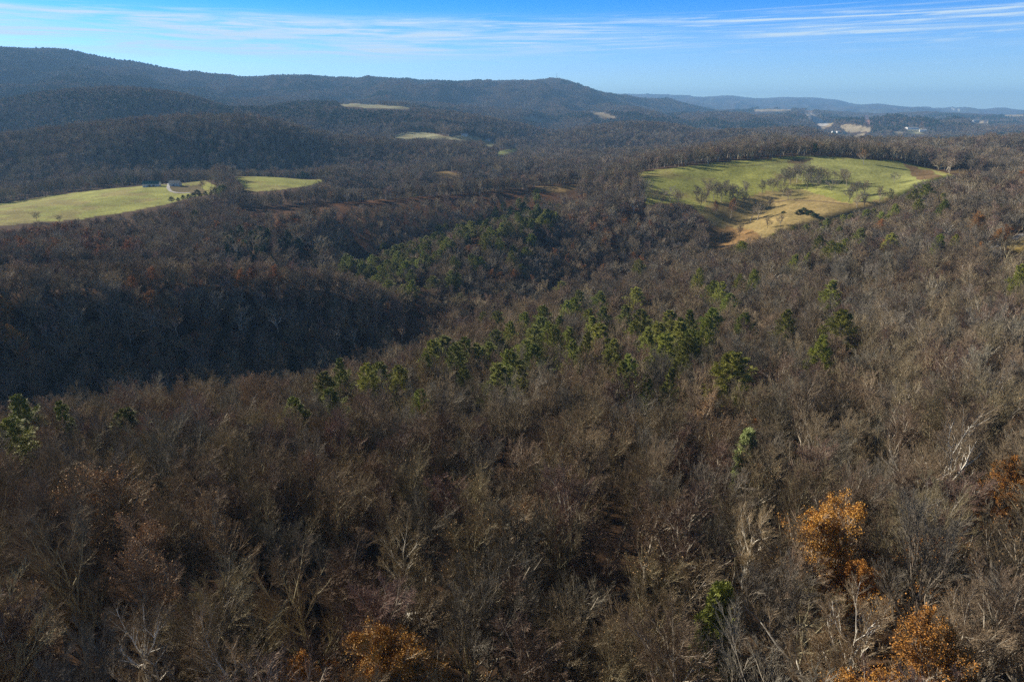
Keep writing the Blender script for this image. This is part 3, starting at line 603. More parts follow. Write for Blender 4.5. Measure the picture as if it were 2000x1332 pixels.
def scatter():
    out = []
    for k, (a, b, s) in enumerate(ZONES):
        x, y = grid_pts(a, b, s, 10 + k); z = ground(x, y); c, px, py, r = cover_at(x, y, z)
        m = (c < 0) & not_hidden(x, y, z, np.interp(r, [0, 600, 3000, 7000], [60, 25, 30, 40])); x, y, z, r = x[m], y[m], z[m], r[m]
        px, py = to_pix(x, y, z + 11)
        # woods stand back from the open fields, so the pastures show over them
        clear = np.zeros(len(x), bool)
        for hgt in (18, 11, 3):
          tp, tq = to_pix(x, y, z + hgt)
          for q, (poly, a_, b_, c_) in enumerate(FIELDS):
            lim = 300 if a_ < 300 else (np.interp(tp, [1250, 1400, 1550, 1700, 1850, 2000], [600, 560, 615, 680, 755, 830]) if q == 2 else max(600, a_ * .8))
            clear |= in_poly(tp, tq + (6 if q < 2 else (14 * (r < 830) if q == 2 else 0)), poly) & (r > lim) & (r < b_)
        x, y, z, px, py, r = x[~clear], y[~clear], z[~clear], px[~clear], py[~clear], r[~clear]
        # thin strips of open ground and small gaps
        gap = fbm(x / 30, y / 30, 90, 3); th = fbm(x / 150, y / 150, 91, 2)
        thin = in_poly(px, py, [(440,400),(600,384),(900,362),(1130,342),(1142,356),(1000,376),(900,386),(700,402),(480,420)]) & (r > 640) & (r < 815)
        keep = ~thin & (gap > np.interp(r, [0, 250, 350, 3000], [-.62, -.62, -.42, -.6]))
        m = keep; x, y, z, px, py, r = x[m], y[m], z[m], px[m], py[m], r[m]; rng = np.random.default_rng(50 + k)
        kind = np.zeros(len(x), int); u = rng.uniform(size=len(x))
        ever = (r > 2300) & (fbm(x / 420 + 5, y / 420, 71, 4) > .16) & (rng.uniform(size=len(x)) < .42); kind[ever] = 1
        kind[u < np.interp(r, [0, 250, 400, 7000], [.0, .004, .010, .012])] = 2
        kind[(u > .5) & (u < .5 + np.interp(r, [0, 170, 250, 3000], [0, .0, .012, .02])) & (fbm(x / 90, y / 90, 8, 2) > .05)] = 1
        for ar, r0, r1, p in RUST_AREAS: kind[in_poly(px, py, ar) & (r > r0) & (r < r1) & (rng.uniform(size=len(x)) < p)] = 2
        for ar, r0, r1, p in PINE_SHADE_AREAS: kind[in_poly(px, py, ar) & (r > r0) & (r < r1) & (rng.uniform(size=len(x)) < p)] = 1
        out.append(np.stack([x, y, z, kind, r], 1))
    return np.concatenate(out)
T = scatter()
# trees noted one by one: px, py of the crown, scale
PINE_NOTES = [(15,845,1.0),(48,815,.9),(240,825,1.0),(143,830,.6),(587,803,1.0),(650,790,1.15),(635,750,.9),(668,740,.7),(738,728,1.1),(722,748,.8),(788,740,.8),(822,780,.8),(868,685,1.3),(850,695,.8),(905,735,.7),(912,700,.9),(832,705,.8),(930,697,.9),(950,690,1.0),(967,668,1.0),(975,758,1.1),(985,735,.9),(1000,715,1.0),(1022,690,1.0),(1040,702,.9),(1055,640,1.0),(1042,658,.9),(1072,650,.8),(1108,655,1.0),(1122,692,.7),(1142,688,.7),(1180,672,1.2),(1192,690,.8),(1165,648,.8),(1170,590,1.1),(1120,598,.9),(1108,604,.8),(1132,585,1.0),(1238,585,1.1),(1096,565,1.1),(1247,521,1.1),(940,625,.9),(977,628,.9),(1025,630,.8),(1060,622,.9),(1180,625,.9),(1213,622,.9),(1252,642,1.1),(1236,650,.8),(1282,655,1.0),(1300,645,1.1),(1300,680,1.1),(1322,668,1.0),(1345,690,1.0),(1352,676,.8),(1268,668,.8),(1390,570,.9),(1410,578,.9),(1428,592,1.0),(1395,625,1.1),(1386,642,.9),(1375,662,.8),(1455,630,.9),(1532,635,.7),(1625,572,1.0),(1641,635,1.1),(1608,690,.7),(1420,735,1.1),(1215,735,.8),(1232,720,.7),(1266,750,.6),(1310,748,.6),(1470,550,.7),(1450,548,.7),(1552,510,.7),(1580,505,.7),(1362,550,.7),(1450,485,1.1),(1640,485,1.1),(1620,492,1.0),(1600,472,.9),(1655,480,.8),(1680,465,.9),(1742,466,.9),(1830,476,.7),(1810,374,1.1),(1785,387,1.0),(1795,402,.9),(1842,407,.7),(1748,412,.8),(1990,546,.7),(1865,470,.6),(1000,650,.7),(1085,672,.8),(890,715,.8),(1010,745,.7),(1150,618,.8),(1350,640,.8),(1262,630,.8),(1330,655,.9),(1095,640,.7)] 
ROW_NOTES = [(1510,468,.9),(1522,463,1.0),(1535,460,.9),(1548,457,1.0),(1560,455,.8),(1572,452,1.0),(1586,449,.9),(1600,446,.9),(1614,443,1.0),(1630,439,.9),(1645,436,1.0),(1660,432,1.0),(1690,427,1.1),(1705,424,1.0),(1720,418,.7)]
CEDAR_NOTES = [(1452,905,1.15),(1390,1185,1.0)]
LEAF_NOTES = [('orange',1600,1062,1.05),('orange',1665,1095,.75),('orange',1850,1285,.85),('orange',1700,1300,.75),('orange',800,1318,1.0),('orange',610,1310,.75),('orange',1475,1318,.5),('orange',1995,930,.8),
 ('dry',250,990,1.1),('dry',140,1010,1.0),('dry',300,1070,.9),('dry',300,1130,.9),('dry',1050,1010,.9),('rust',1850,1060,.8),('dry',1400,760,.8),('dry',1380,800,.9),
 ('orange',290,590,.9),('rust',340,612,.8),('rust',302,545,.9),('rust',540,548,1.0),('rust',470,548,.9),('orange',8,600,.9),('orange',25,655,.9),('orange',2,640,.8),('rust',195,490,.8),('rust',250,488,.9),('orange',405,470,.7),('orange',428,442,.8),('rust',240,465,.7),('rust',50,690,.9),('rust',300,636,.6),('orange',555,665,.6),('rust',605,650,.7),('rust',235,730,.8),('rust',1908,440,.9),('rust',1920,480,.7),('rust',1430,402,.9),('rust',1400,398,.7),('rust',1115,395,.6),('rust',1690,300,.8),('rust',1165,440,.7),('rust',1180,470,.7)]
PALE_NOTES = [(0,1885,950,1.15),(1,465,625,1.1),(1,655,648,.9),(0,690,640,.7),(0,1925,765,1.0),(2,1482,408,1.0),(2,1468,410,.9),(0,850,635,.7),(1,1385,305,.6),(1,755,440,.9),(2,350,465,1.0),(1,1335,470,.7),(2,1150,470,.8),(1,1245,450,.8),(2,1450,470,.6),(0,1720,905,.7),(1,1325,1000,.8),(1,1470,1040,.85),(1,790,1080,.9),(1,270,1290,.9),(0,480,1290,.9),(1,1660,1240,.9),(2,1900,540,.5),(0,1590,620,.6)]
FIELD_NOTES = [(1748,348,0.74),(1880,352,0.68),(1720,381,0.94),(1690,368,0.94),(1665,371,0.81),(1640,348,1.08),(1655,351,0.94),(1615,346,1.08),(1600,344,1.08),(1585,341,1.22),(1570,338,1.35),(1558,341,1.22),(1545,346,1.22),(1532,349,1.08),(1520,354,0.94),(1505,361,0.81),(1490,366,0.94),(1578,354,1.08),(1595,358,0.94),(1625,362,0.81),(1410,378,1.22),(1395,374,1.22),(1380,378,1.22),(1425,376,1.08),(1440,381,1.08),(1455,388,0.94),(1370,391,1.08),(1530,371,0.94),(1458,368,0.94),(1540,381,0.81),(1500,436,0.68),(1525,431,0.68),(1505,396,0.81),(1555,458,0.68),(1690,391,0.94),(1675,394,0.81),(1660,381,0.94),(1405,461,0.68),(1445,451,0.68),(1740,384,0.81),(70,424,0.68),(115,428,0.54),(1310,381,1.08),(1325,388,1.08),(1290,391,1.08),(1275,381,0.94),(1260,366,1.08),(440,362,0.9),(452,350,0.9),(430,368,0.8),(446,358,0.8),(470,372,0.8),(418,372,0.8),(430,352,1.0),(395,362,1.0),(412,352,0.9),(1362,378,1.0),(1385,365,1.1),(1402,372,1.1),(1418,368,1.1),(1430,378,1.0),(1550,338,1.1),(1563,334,1.1),(1535,345,1.1),(1585,340,1.1),(1600,344,1.0),(1510,362,0.9),(1650,345,1.0),(1675,368,0.9)]
JUNIPER_NOTES = [(1562,414,1.0),(1572,411,1.1),(1582,415,1.0),(1592,419,.8),(1530,413,.6),(1606,424,.5)]
CONIFER_NOTES = [(335,388,1.1),(348,390,.7),(358,388,.7),(368,386,.7),(378,384,.8),(386,378,1.2),(392,382,.7),(402,380,.7),(412,378,.7),(420,375,1.0),(430,374,.7),(438,373,.7),(446,372,.6),(240,345,.9),(260,343,.9),(215,348,.8)]
def claimed(notes):
    global T
    P = np.array(notes)
    for x, y, rad in P:
        T = T[np.hypot(T[:, 0] - x, T[:, 1] - y) > rad]
def spot(px, py, s, hh, wood=-2.0, lift=None):
    """ground position whose tree of height hh*s shows its crown at the noted place"""
    x, y = cast(px, py, lift) if lift is not None else cast(px, py, wood=wood); return x, y, float(ground(x, y)[0])
spots = []
SP_PINE = [(spot(px, py, s, 19, -.5), s, px, py) for px, py, s in PINE_NOTES]
SP_ROW = [(spot(px, py, s * .8, 19, lift=9), s * .8, px, py) for px, py, s in ROW_NOTES]
SP_CEDAR = [(spot(px, py, s * 1.35, 12, -3), s * 1.35, px, py) for px, py, s in CEDAR_NOTES]
SP_LEAF = [(spot(px, py, s, 18, -3), s, px, py, k) for k, px, py, s in LEAF_NOTES]
SP_PALE = [(spot(px, py, s, 19, -4), s, px, py, k) for k, px, py, s in PALE_NOTES]
SP_FIELD = [(spot(px, py, s, 18, lift=7 * s), s, px, py) for px, py, s in FIELD_NOTES]
SP_CON = [(spot(px, py, s, 14, lift=5 * s), s, px, py) for px, py, s in CONIFER_NOTES]
SP_JUN = [(spot(px, py, s, 8, lift=2), s, px, py) for px, py, s in JUNIPER_NOTES]
claimed([(a[0][0], a[0][1], 4.2 if a[1] > .5 else 3.5) for a in SP_PINE + SP_CEDAR + SP_LEAF] + [(a[0][0], a[0][1], 6) for a in SP_PALE] + [(a[0][0], a[0][1], 3) for a in SP_ROW])

def put(name, pair, x, y, z, s, rz, label, cat='tree', group=None, tilt=(0, 0), sz=1.0):
    root = bpy.data.objects.new(name, None); root.location = (x, y, z); root.rotation_euler = (tilt[0], tilt[1], rz); root.scale = (s, s, s * sz)
    link(root); tag(root, label, cat, group)
    for nm, me in zip(('trunk', 'crown'), pair):
        o = bpy.data.objects.new(nm, me); o.parent = root; link(o)
    return root
R_ = np.random.default_rng(4242)
bare = T[T[:, 3] == 0]; o = np.argsort(bare[:, 4])
bpx, bpy_ = to_pix(bare[:, 0], bare[:, 1], bare[:, 2] + 13)
vis = (bpx > -60) & (bpx < W + 60) & (bpy_ < H + 130) & (bpy_ > 0)
near = [k for k in o if vis[k]][:300]; near_set = set(near)
PINES_DARK = []
for q in range(2):
    a, b = pine_geo(630 + q, 0, 17, 1.1); PINES_DARK.append((a.mesh('trunk', [M_bark['dark']]), b.mesh('crown', [M_needle['dark']])))
LOOK_WORDS = ['olive-barked vase-shaped', 'dark-barked round-crowned grey', 'slender red-twigged', 'wide-spreading tan-twigged', 'tall high-crowned brown', 'dark slender brown', 'grey-barked tan-twigged', 'wide-spreading grey', 'leaf-speckled tan-twigged', 'leaf-speckled slender brown']
def where_words(px, py):
    h = 'left' if px < 667 else ('middle' if px < 1333 else 'right')
    v = 'at the bottom edge' if py > 1130 else ('in the lower part' if py > 930 else 'on the crest of the near slope')
    return h, v
for k in near:
    x, y, z, _, r = bare[k]; s = R_.uniform(.84, 1.16); q = int(R_.choice(10, p=[.14, .11, .14, .09, .1, .09, .1, .07, .09, .07]))
    h, v = where_words(bpx[k], bpy_[k])
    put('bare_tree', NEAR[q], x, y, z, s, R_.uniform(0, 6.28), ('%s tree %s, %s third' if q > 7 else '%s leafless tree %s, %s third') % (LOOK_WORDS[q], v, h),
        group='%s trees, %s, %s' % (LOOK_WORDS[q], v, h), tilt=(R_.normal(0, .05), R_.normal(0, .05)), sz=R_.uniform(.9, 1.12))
bare_rest = np.delete(bare, near, 0)

def ordinal(n): return {1: 'first', 2: 'second', 3: 'third'}.get(n, '%dth' % n)
WORDN = ['first', 'second', 'third', 'fourth', 'fifth', 'sixth', 'seventh', 'eighth', 'ninth', 'tenth', 'eleventh', 'twelfth', 'thirteenth', 'fourteenth', 'fifteenth', 'sixteenth', 'seventeenth', 'eighteenth', 'nineteenth', 'twentieth']
# the pines, labelled by band and by their order from the left in it
bands = [(0, 520, 'along the far shoulder of the near slope'), (520, 610, 'on the upper part of the near slope'), (610, 665, 'in the upper row of the pine belt'),
         (665, 712, 'in the thick middle row of the pine belt'), (712, 5000, 'in the lowest scattered row of pines')]
def size_word(s): return 'big ' if s >= 1.1 else ('small ' if s <= .75 else '')
for a, b, words in bands:
    row = sorted([p for p in SP_PINE if a <= p[3] < b], key=lambda p: p[2])
    for i, ((x, y, z), s, px, py) in enumerate(row):
        lab = '%sgreen pine %s, %s from left' % (size_word(s), words, WORDN[i] if i < 20 else '%dth' % (i + 1))
        put('pine_tree', PINES[int(R_.integers(5))], x, y, z, s * R_.uniform(.95, 1.1), R_.uniform(0, 6.28), lab, group='pines standing out of the bare wood', tilt=(R_.normal(0, .03), R_.normal(0, .03)), sz=(can(math.hypot(x, y)) + 4.2) / (19 * s))
for i, ((x, y, z), s, px, py) in enumerate(SP_ROW):
    put('pine_tree', PINES[int(R_.integers(5))], x, y, z, s, R_.uniform(0, 6.28), 'blue-green pine in the row beside the brown pasture, %s from the left' % WORDN[i], group='pine row at the pasture edge')
put('cedar_tree', CEDARS[0], *SP_CEDAR[0][0], SP_CEDAR[0][1], .4, 'pale green narrow cedar alone among bare trees at right', group=None, sz=1.25)
put('cedar_tree', CEDARS[2], *SP_CEDAR[1][0], SP_CEDAR[1][1], 1.4, 'yellow-green round evergreen among bare trees near the bottom edge', sz=1.25)
cnt = {}
for (x, y, z), s, px, py, k in sorted(SP_LEAF, key=lambda p: p[2]):
    zone = 'at the bottom edge' if py > 1180 else ('on the near slope' if py > 740 or px > 1300 and py > 430 else ('in the dark ravine' if py > 520 else ('on the far hillside' )))
    n = cnt[(k, zone)] = cnt.get((k, zone), 0) + 1
    w = {'orange': 'bright orange leafy oak', 'rust': 'rust-brown leafy oak', 'dry': 'oak with sparse dry tan leaves'}[k]
    put('oak_tree', LEAFY[k][int(R_.integers(2))], x, y, z, s * 1.2, R_.uniform(0, 6.28), '%s%s %s, %s from the left' % (size_word(s), w, zone, WORDN[n - 1]), group='oaks still holding leaves', sz=(1.22 if py > 740 else 1.1))
cnt = {}
for (x, y, z), s, px, py, k in sorted(SP_PALE, key=lambda p: p[2]):
    zone = 'at the bottom edge' if py > 1180 else ('on the near slope' if py > 740 or px > 1500 and py > 450 else ('in the dark ravine' if py > 520 else 'beyond the ravine'))
    n = cnt[zone] = cnt.get(zone, 0) + 1
    put('pale_tree', (PALE_T if math.hypot(x, y) < 220 else PALE_M)[k], x, y, z, s * 1.15 * (can(math.hypot(x, y)) / (20.5 if math.hypot(x, y) < 220 else 15.5)), R_.uniform(0, 6.28), '%swhite-barked leafless tree %s, %s from the left' % (size_word(s), zone, WORDN[n - 1]), group='white-barked trees')
for i, ((x, y, z), s, px, py) in enumerate(sorted(SP_FIELD, key=lambda p: p[2])):
    lab = '%sgrey leafless tree standing in the pasture, number %d counted from the left' % (size_word(s), i + 1)
    put('pasture_tree', MID[int(R_.integers(4))], x, y, z, s * 1.2, R_.uniform(0, 6.28), lab, group='trees standing in the pastures', sz=.8)
for i, ((x, y, z), s, px, py) in enumerate(SP_JUN):
    put('juniper_bush', PINES_DARK[i % 2], x, y, z - 3.0 * s, s * .8, R_.uniform(0, 6.28), 'dark juniper bush on the brown pasture, %s from the left' % WORDN[i], cat='bush', group='junipers on the pasture', sz=.5)
for i, ((x, y, z), s, px, py) in enumerate(sorted(SP_CON, key=lambda p: p[2])):
    put('evergreen_tree', PINES_DARK[i % 2], x, y, z, s * R_.uniform(.55, .85), R_.uniform(0, 6.28), 'dark evergreen by the left pasture and farm lane, %s from the left' % WORDN[i], group='dark evergreens by the left pasture', sz=R_.uniform(.6, .9))

# ------------------------------------------------------------------ the rest of the wood: too many to count, one object per kind
def proto(name, me):
    return bpy.data.objects.new(name, me)
def wood(name, protos, pts, pid, scl, rot, label, cat):
    col = bpy.data.collections.new(name + '_kinds')                 # not linked to the scene: only read by the node tree
    for k, me in enumerate(protos): col.objects.link(proto('%s_kind_%02d' % (name, k), me))
    me = bpy.data.meshes.new(name); me.vertices.add(len(pts)); me.vertices.foreach_set('co', np.asarray(pts, np.float32).ravel())
    for an, ty, v in (('pid', 'INT', pid.astype(np.int32)), ('scl', 'FLOAT_VECTOR', scl.astype(np.float32)), ('rot', 'FLOAT_VECTOR', rot.astype(np.float32))):
        at = me.attributes.new(an, ty, 'POINT'); at.data.foreach_set('vector' if ty == 'FLOAT_VECTOR' else 'value', v.ravel())
    ob = link(bpy.data.objects.new(name, me)); tag(ob, label, cat, kind='stuff')
    g = bpy.data.node_groups.new(name, 'GeometryNodeTree'); g.interface.new_socket('Geometry', in_out='INPUT', socket_type='NodeSocketGeometry'); g.interface.new_socket('Geometry', in_out='OUTPUT', socket_type='NodeSocketGeometry')
    nn = g.nodes; gi = nn.new('NodeGroupInput'); go = nn.new('NodeGroupOutput'); ip = nn.new('GeometryNodeInstanceOnPoints'); ci = nn.new('GeometryNodeCollectionInfo')
    ci.inputs['Collection'].default_value = col; ci.inputs['Separate Children'].default_value = True; ci.inputs['Reset Children'].default_value = True
    ip.inputs['Pick Instance'].default_value = True
    m2p = nn.new('GeometryNodeMeshToPoints')
    def att(an, ty):
        a = nn.new('GeometryNodeInputNamedAttribute'); a.data_type = ty; a.inputs['Name'].default_value = an; return a.outputs[0]
    lk = g.links.new
    lk(gi.outputs[0], m2p.inputs[0]); lk(m2p.outputs[0], ip.inputs['Points']); lk(ci.outputs[0], ip.inputs['Instance']); lk(att('pid', 'INT'), ip.inputs['Instance Index'])
    er = nn.new('FunctionNodeEulerToRotation'); lk(att('rot', 'FLOAT_VECTOR'), er.inputs[0]); lk(er.outputs[0], ip.inputs['Rotation']); lk(att('scl', 'FLOAT_VECTOR'), ip.inputs['Scale'])
    lk(ip.outputs[0], go.inputs[0])
    md = ob.modifiers.new('wood', 'NODES'); md.node_group = g; return ob
def lodset(lod, n):
    res = []
    for q in range(n):
        shp, bk, tg = LOOKS[q % 8]; l, t, _ = bare_tree_geo(700 + 31 * lod + q, shp, lod); res.append(combined('bare_kind', [l, t], [M_bark[bk], M_twig[tg]]))
    return res
nb = [8, 8, 6]
protos = [combined('bare_kind', [a, b], [M_bark[bk], M_twig[tg]]) for (shp, bk, tg) in LOOKS for a, b, _ in [bare_tree_geo(800, shp, 0)]][:0]
P1_, P2_, P3_ = lodset(1, 8), lodset(2, 8), lodset(3, 6)
pl, pt, _ = bare_tree_geo(777, 'spread', 1, True); PW = combined('bare_kind', [pl, pt], [M_bark['pale'], M_twig['tan']])
def near_kind(q):
    me = NEAR[q]; return me
protos = P1_ + [PW] + P2_ + P3_
r = bare_rest[:, 4]; n = len(r); rng = np.random.default_rng(9)
clump = fbm(bare_rest[:, 0] / 70, bare_rest[:, 1] / 70, 66, 2)
pick = np.where(rng.uniform(size=n) < .45, ((clump + 1) * 4 * 2.5).astype(int) % 8, rng.integers(0, 8, n))
pid = np.where(r < 520, pick, np.where(r < 2000, 9 + pick, 17 + pick % 6)); pid = np.where((r < 800) & (r > 240) & (rng.uniform(size=n) < .035), 8, pid)
s = rng.uniform(.86, 1.1, n) * np.where(rng.uniform(size=n) < np.interp(bare_rest[:, 4], [500, 900], [0, .25]), rng.uniform(.75, 1.2, n), 1) * np.interp(r, [0, 900, 1150, 2240, 2260, 4200, 7600], [1, 1.05, 1.36, 1.38, 1.06, 1.1, 1.25]); s *= 1 + .12 * clump
szz = s * rng.uniform(.9, 1.12, n) * np.interp(r, [0, 2200, 7600], [1, .95, .72]) * can(r) / 15.5
rot = np.stack([rng.normal(0, .05, n), rng.normal(0, .05, n), rng.uniform(0, 6.28, n)], 1)
wood('bare_woods', protos, bare_rest[:, :3], pid, np.stack([s, s, szz], 1), rot, 'leafless grey-brown wood covering the hills and slopes', 'wood')
# pines beyond those noted one by one: the nearest as trees, the rest as woods
pn = T[T[:, 3] == 1]; pn = pn[np.argsort(pn[:, 4])]; room = 300 - len(SP_PINE) - len(SP_ROW)
midp = pn[:room]; ppx, ppy = to_pix(midp[:, 0], midp[:, 1], midp[:, 2] + 12)
for k in range(len(midp)):
    x, y, z = midp[k, :3]; onspur = 640 < ppx[k] < 1110 and 385 < ppy[k] < 600; s = R_.uniform(.84, 1.05) if onspur else R_.uniform(.55, .95)
    if onspur: lab, grp = 'small yellow-green pine among many on the spur beyond the ravine', 'small pines on the spur'
    elif ppx[k] < 640: lab, grp = 'one of the dark pines in the hollow left of the spur', 'dark pines in the hollow'
    elif ppx[k] > 1110: lab, grp = 'one of the pines scattered in the wood right of the spur', 'scattered pines right of the spur'
    else: lab, grp = 'one of the pines scattered around the foot of the spur', 'scattered pines by the spur'
    put('pine_tree', PINES[int(R_.integers(5))] if onspur or ppx[k] > 1110 else CEDARS[1], x, y, z, s * (1 if onspur or ppx[k] > 1110 else 1.25), R_.uniform(0, 6.28), lab, group=grp)
rest = pn[room:]
pp = []
for q in range(4):
    a, b = pine_geo(900 + q, 1, 17); pp.append(combined('pine_kind', [a, b], [M_bark['dark'], M_needle['green' if q % 2 else 'dark']]))
for q in range(2):
    a, b = pine_geo(920 + q, 2, 17); pp.append(combined('pine_kind', [a, b], [M_bark['dark'], M_needle['dark']]))
n = len(rest); pid = np.where(rest[:, 4] < 1300, rng.integers(0, 4, n), rng.integers(4, 6, n)); s = rng.uniform(.6, .95, n) * np.interp(rest[:, 4], [0, 3000, 7000], [1, 1.1, 1.5])
wood('pine_woods', pp, rest[:, :3], pid, np.stack([s, s, s], 1), np.stack([s * 0, s * 0, rng.uniform(0, 6.28, n)], 1), 'pines scattered through the distant leafless hills, some added as dark patches for shaded flanks', 'wood')
lf = T[T[:, 3] == 2]; lf = lf[np.argsort(lf[:, 4])]; m = lf[:120]; lx, ly = to_pix(m[:, 0], m[:, 1], m[:, 2] + 12)
for k in range(len(m)):
    x, y, z = m[k, :3]; side = 'left of the spur' if lx[k] < 680 else ('on the wooded spur' if ly[k] > 380 and lx[k] < 1420 else 'near the pastures')
    put('oak_tree', LEAFY['rust'][int(R_.integers(2))], x, y, z, R_.uniform(.75, 1.02), R_.uniform(0, 6.28), 'one of the small rust-leaved oaks dotted through the bare wood ' + side, group='small rust-leaved oaks ' + side)
rest = lf[120:]; lp = []
for q in range(3):
    a, b, c = leafy_tree_geo(950 + q, 'vase', 2, .6, .8); lp.append(combined('oak_kind', [a, b, c], [M_bark['grey'], M_twig['brown'], M_leaf['rust']]))
n = len(rest); s = rng.uniform(.6, .95, n) * np.interp(rest[:, 4], [0, 3000, 7000], [1, 1.1, 1.5])
wood('oak_woods', lp, rest[:, :3], rng.integers(0, 3, n), np.stack([s, s, s], 1), np.stack([s * 0, s * 0, rng.uniform(0, 6.28, n)], 1), 'rusty oaks dotted through the distant leafless hills', 'wood')
print('TREES', len(T), 'bare', len(bare_rest), 'near r', bare[near[-1], 4], 'pines', len(pn), 'leafy', len(lf))

# ------------------------------------------------------------------ haze
def m_haze():
    m = bpy.data.materials.new('haze'); m.use_nodes = True; global N, L; N, L = nodes(m.node_tree)
    v = N('ShaderNodeVolumePrincipled'); v.inputs['Color'].default_value = (.30, .60, 1, 1); v.inputs['Density'].default_value = 8e-5; v.inputs['Anisotropy'].default_value = 0
    o_ = N('ShaderNodeOutputMaterial'); L(v.outputs[0], o_.inputs['Volume']); return m
bz0, bz1 = float(GZ[GR < 30000].min()) - 1, float(GZ.max()) + 25
bx = 15000; by0, by1 = -3000, 19500
Vb = [(x, y, z) for x in (-bx, bx) for y in (by0, by1) for z in (bz0, bz1)]
me = mesh_np('haze', np.array(Vb), [np.array([[0,1,3,2],[4,6,7,5],[0,4,5,1],[2,3,7,6],[0,2,6,4],[1,5,7,3]])], [m_haze()])
tag(link(bpy.data.objects.new('haze', me)), kind='stuff')
# ------------------------------------------------------------------ buildings, lanes, fence, mast
def flat(name, c, rough=.8, var=.12):
    def f(b):
        n = noise(1.5, 4); r = ramp(N, [(.3, tuple(v * (1 - var) for v in c)), (.7, tuple(min(1, v * (1 + var)) for v in c))]); L(n.outputs[0], r.inputs[0]); return r.outputs[0]
    return mat(name, f, rough, .3)
B = {'white': flat('paint_white', (.74, .73, .70), .6, .05), 'green': flat('roof_green', (.045, .17, .13), .45), 'slate': flat('roof_slate', (.10, .13, .15), .5), 'greyroof': flat('roof_grey', (.42, .43, .44), .45),
     'wood': flat('weathered_wood', (.24, .18, .13), .9), 'glass': flat('glass_dark', (.03, .04, .05), .15), 'door': flat('door_brown', (.16, .09, .05), .7), 'stone': flat('chimney_stone', (.28, .25, .22), .9),
     'lane': flat('gravel_lane', (.46, .44, .41), .95), 'asphalt': flat('asphalt_road', (.30, .31, .33), .9), 'steel': flat('mast_steel', (.22, .22, .23), .5)}
def box_vf(x0, x1, y0, y1, z0, z1):
    V = [(x, y, z) for x in (x0, x1) for y in (y0, y1) for z in (z0, z1)]
    return V, [(0, 1, 3, 2), (4, 6, 7, 5), (0, 4, 5, 1), (2, 3, 7, 6), (0, 2, 6, 4), (1, 5, 7, 3)]
def boxes(name, bs, m, parent):
    V, F = [], []
    for b in bs:
        v, f = box_vf(*b); F += [tuple(i + len(V) for i in q) for q in f]; V += v
    me = mesh_np(name, np.array(V), [np.array(F)], [m]); o = link(bpy.data.objects.new(name, me)); o.parent = parent; return o
def gabled(name, pos, lx, wy, hz, rise, wall, roof, rz, label, cat, wins=4, chimney=True, doors=1):
    root = link(bpy.data.objects.new(name, None)); root.location = pos; root.rotation_euler = (0, 0, rz); tag(root, label, cat)
    a, b = lx / 2, wy / 2; t = 1.5
    V = [(-a,-b,-t),(a,-b,-t),(a,b,-t),(-a,b,-t),(-a,-b,hz),(a,-b,hz),(a,b,hz),(-a,b,hz),(-a,0,hz+rise),(a,0,hz+rise)]
    me = mesh_np('wall', np.array(V, float), [np.array([[0,1,5,4],[2,3,7,6]]), np.array([[1,2,6,9,5],[3,0,4,8,7]])], [wall]); w = link(bpy.data.objects.new('wall', me)); w.parent = root
    e = .5; k = rise / b; V = []
    for s in (-1, 1):
        for x in (-a - e, a + e):
            V += [(x, s * (b + e), hz - k * e + .03), (x, 0, hz + rise + .03), (x, s * (b + e), hz - k * e + .25), (x, 0, hz + rise + .25)]
    F = []
    for s in (0, 8): F += [(s, s+1, s+3, s+2), (s+4, s+6, s+7, s+5), (s, s+4, s+5, s+1), (s+2, s+3, s+7, s+6), (s, s+2, s+6, s+4)]
    me = mesh_np('roof', np.array(V), [np.array(F)], [roof]); rf = link(bpy.data.objects.new('roof', me)); rf.parent = root
    if chimney: boxes('chimney', [(a * .4 - .4, a * .4 + .4, .6, 1.4, hz, hz + rise + 1)], B['stone'], rf)
    for i in range(wins):
        x = -a + lx * (i + .7) / (wins + .4)
        for s in (-1, 1): 
            f = boxes('window', [(x - .55, x + .55, s * b - .03, s * b + .03, 1.0, 2.3)], B['white'], root); boxes('pane', [(x - .42, x + .42, s * b - .045, s * b + .045, 1.12, 2.18)], B['glass'], f)
    for i in range(doors):
        x = a * (-.15 + .5 * i); boxes('door', [(x - .55 - (cat == 'barn') * .9, x + .55 + (cat == 'barn') * .9, -b - .05, -b + .02, 0, 2.1 + (cat == 'barn') * .8)], B['door'], root)
    return root
def at(px, py, rmin=30): 
    x, y = cast(px, py, 0, rmin); return x, y, float(ground(x, y)[0])
A1, A2 = at(297, 364.5, 900), at(343, 363, 900)
gabled('long_barn', A1, 22, 10, 4, 3.6, B['white'], B['green'], .12, 'long white barn with a green metal roof at the edge of the left pasture', 'barn', 5, False, 2)
gabled('farm_house', A2, 15, 9, 4, 3, B['white'], B['slate'], -.05, 'white farmhouse with a dark green roof at the end of the pale lane', 'house', 3)
A3, A4 = at(907, 266, 1700), at(953, 276, 1700)
gabled('farm_house', A3, 17, 10, 4, 3, B['white'], B['greyroof'], .2, 'grey-roofed farmhouse on the far pale field in the centre valley', 'house', 4)
gabled('farm_house', A4, 12, 9, 4.5, 3, B['white'], B['greyroof'], .9, 'small white house right of the grey-roofed farmhouse in the centre valley', 'house', 3)
gabled('machine_shed', at(880, 266, 1700), 13, 8, 3, 1.5, B['wood'], B['slate'], .3, 'low brown shed left of the grey-roofed farmhouse in the centre valley', 'shed', 2, False)
gabled('garden_shed', at(113, 458, 600), 5, 4, 2.4, 1.2, B['white'], B['greyroof'], .5, 'tiny pale shed among bare trees below the left pasture', 'shed', 1, False)
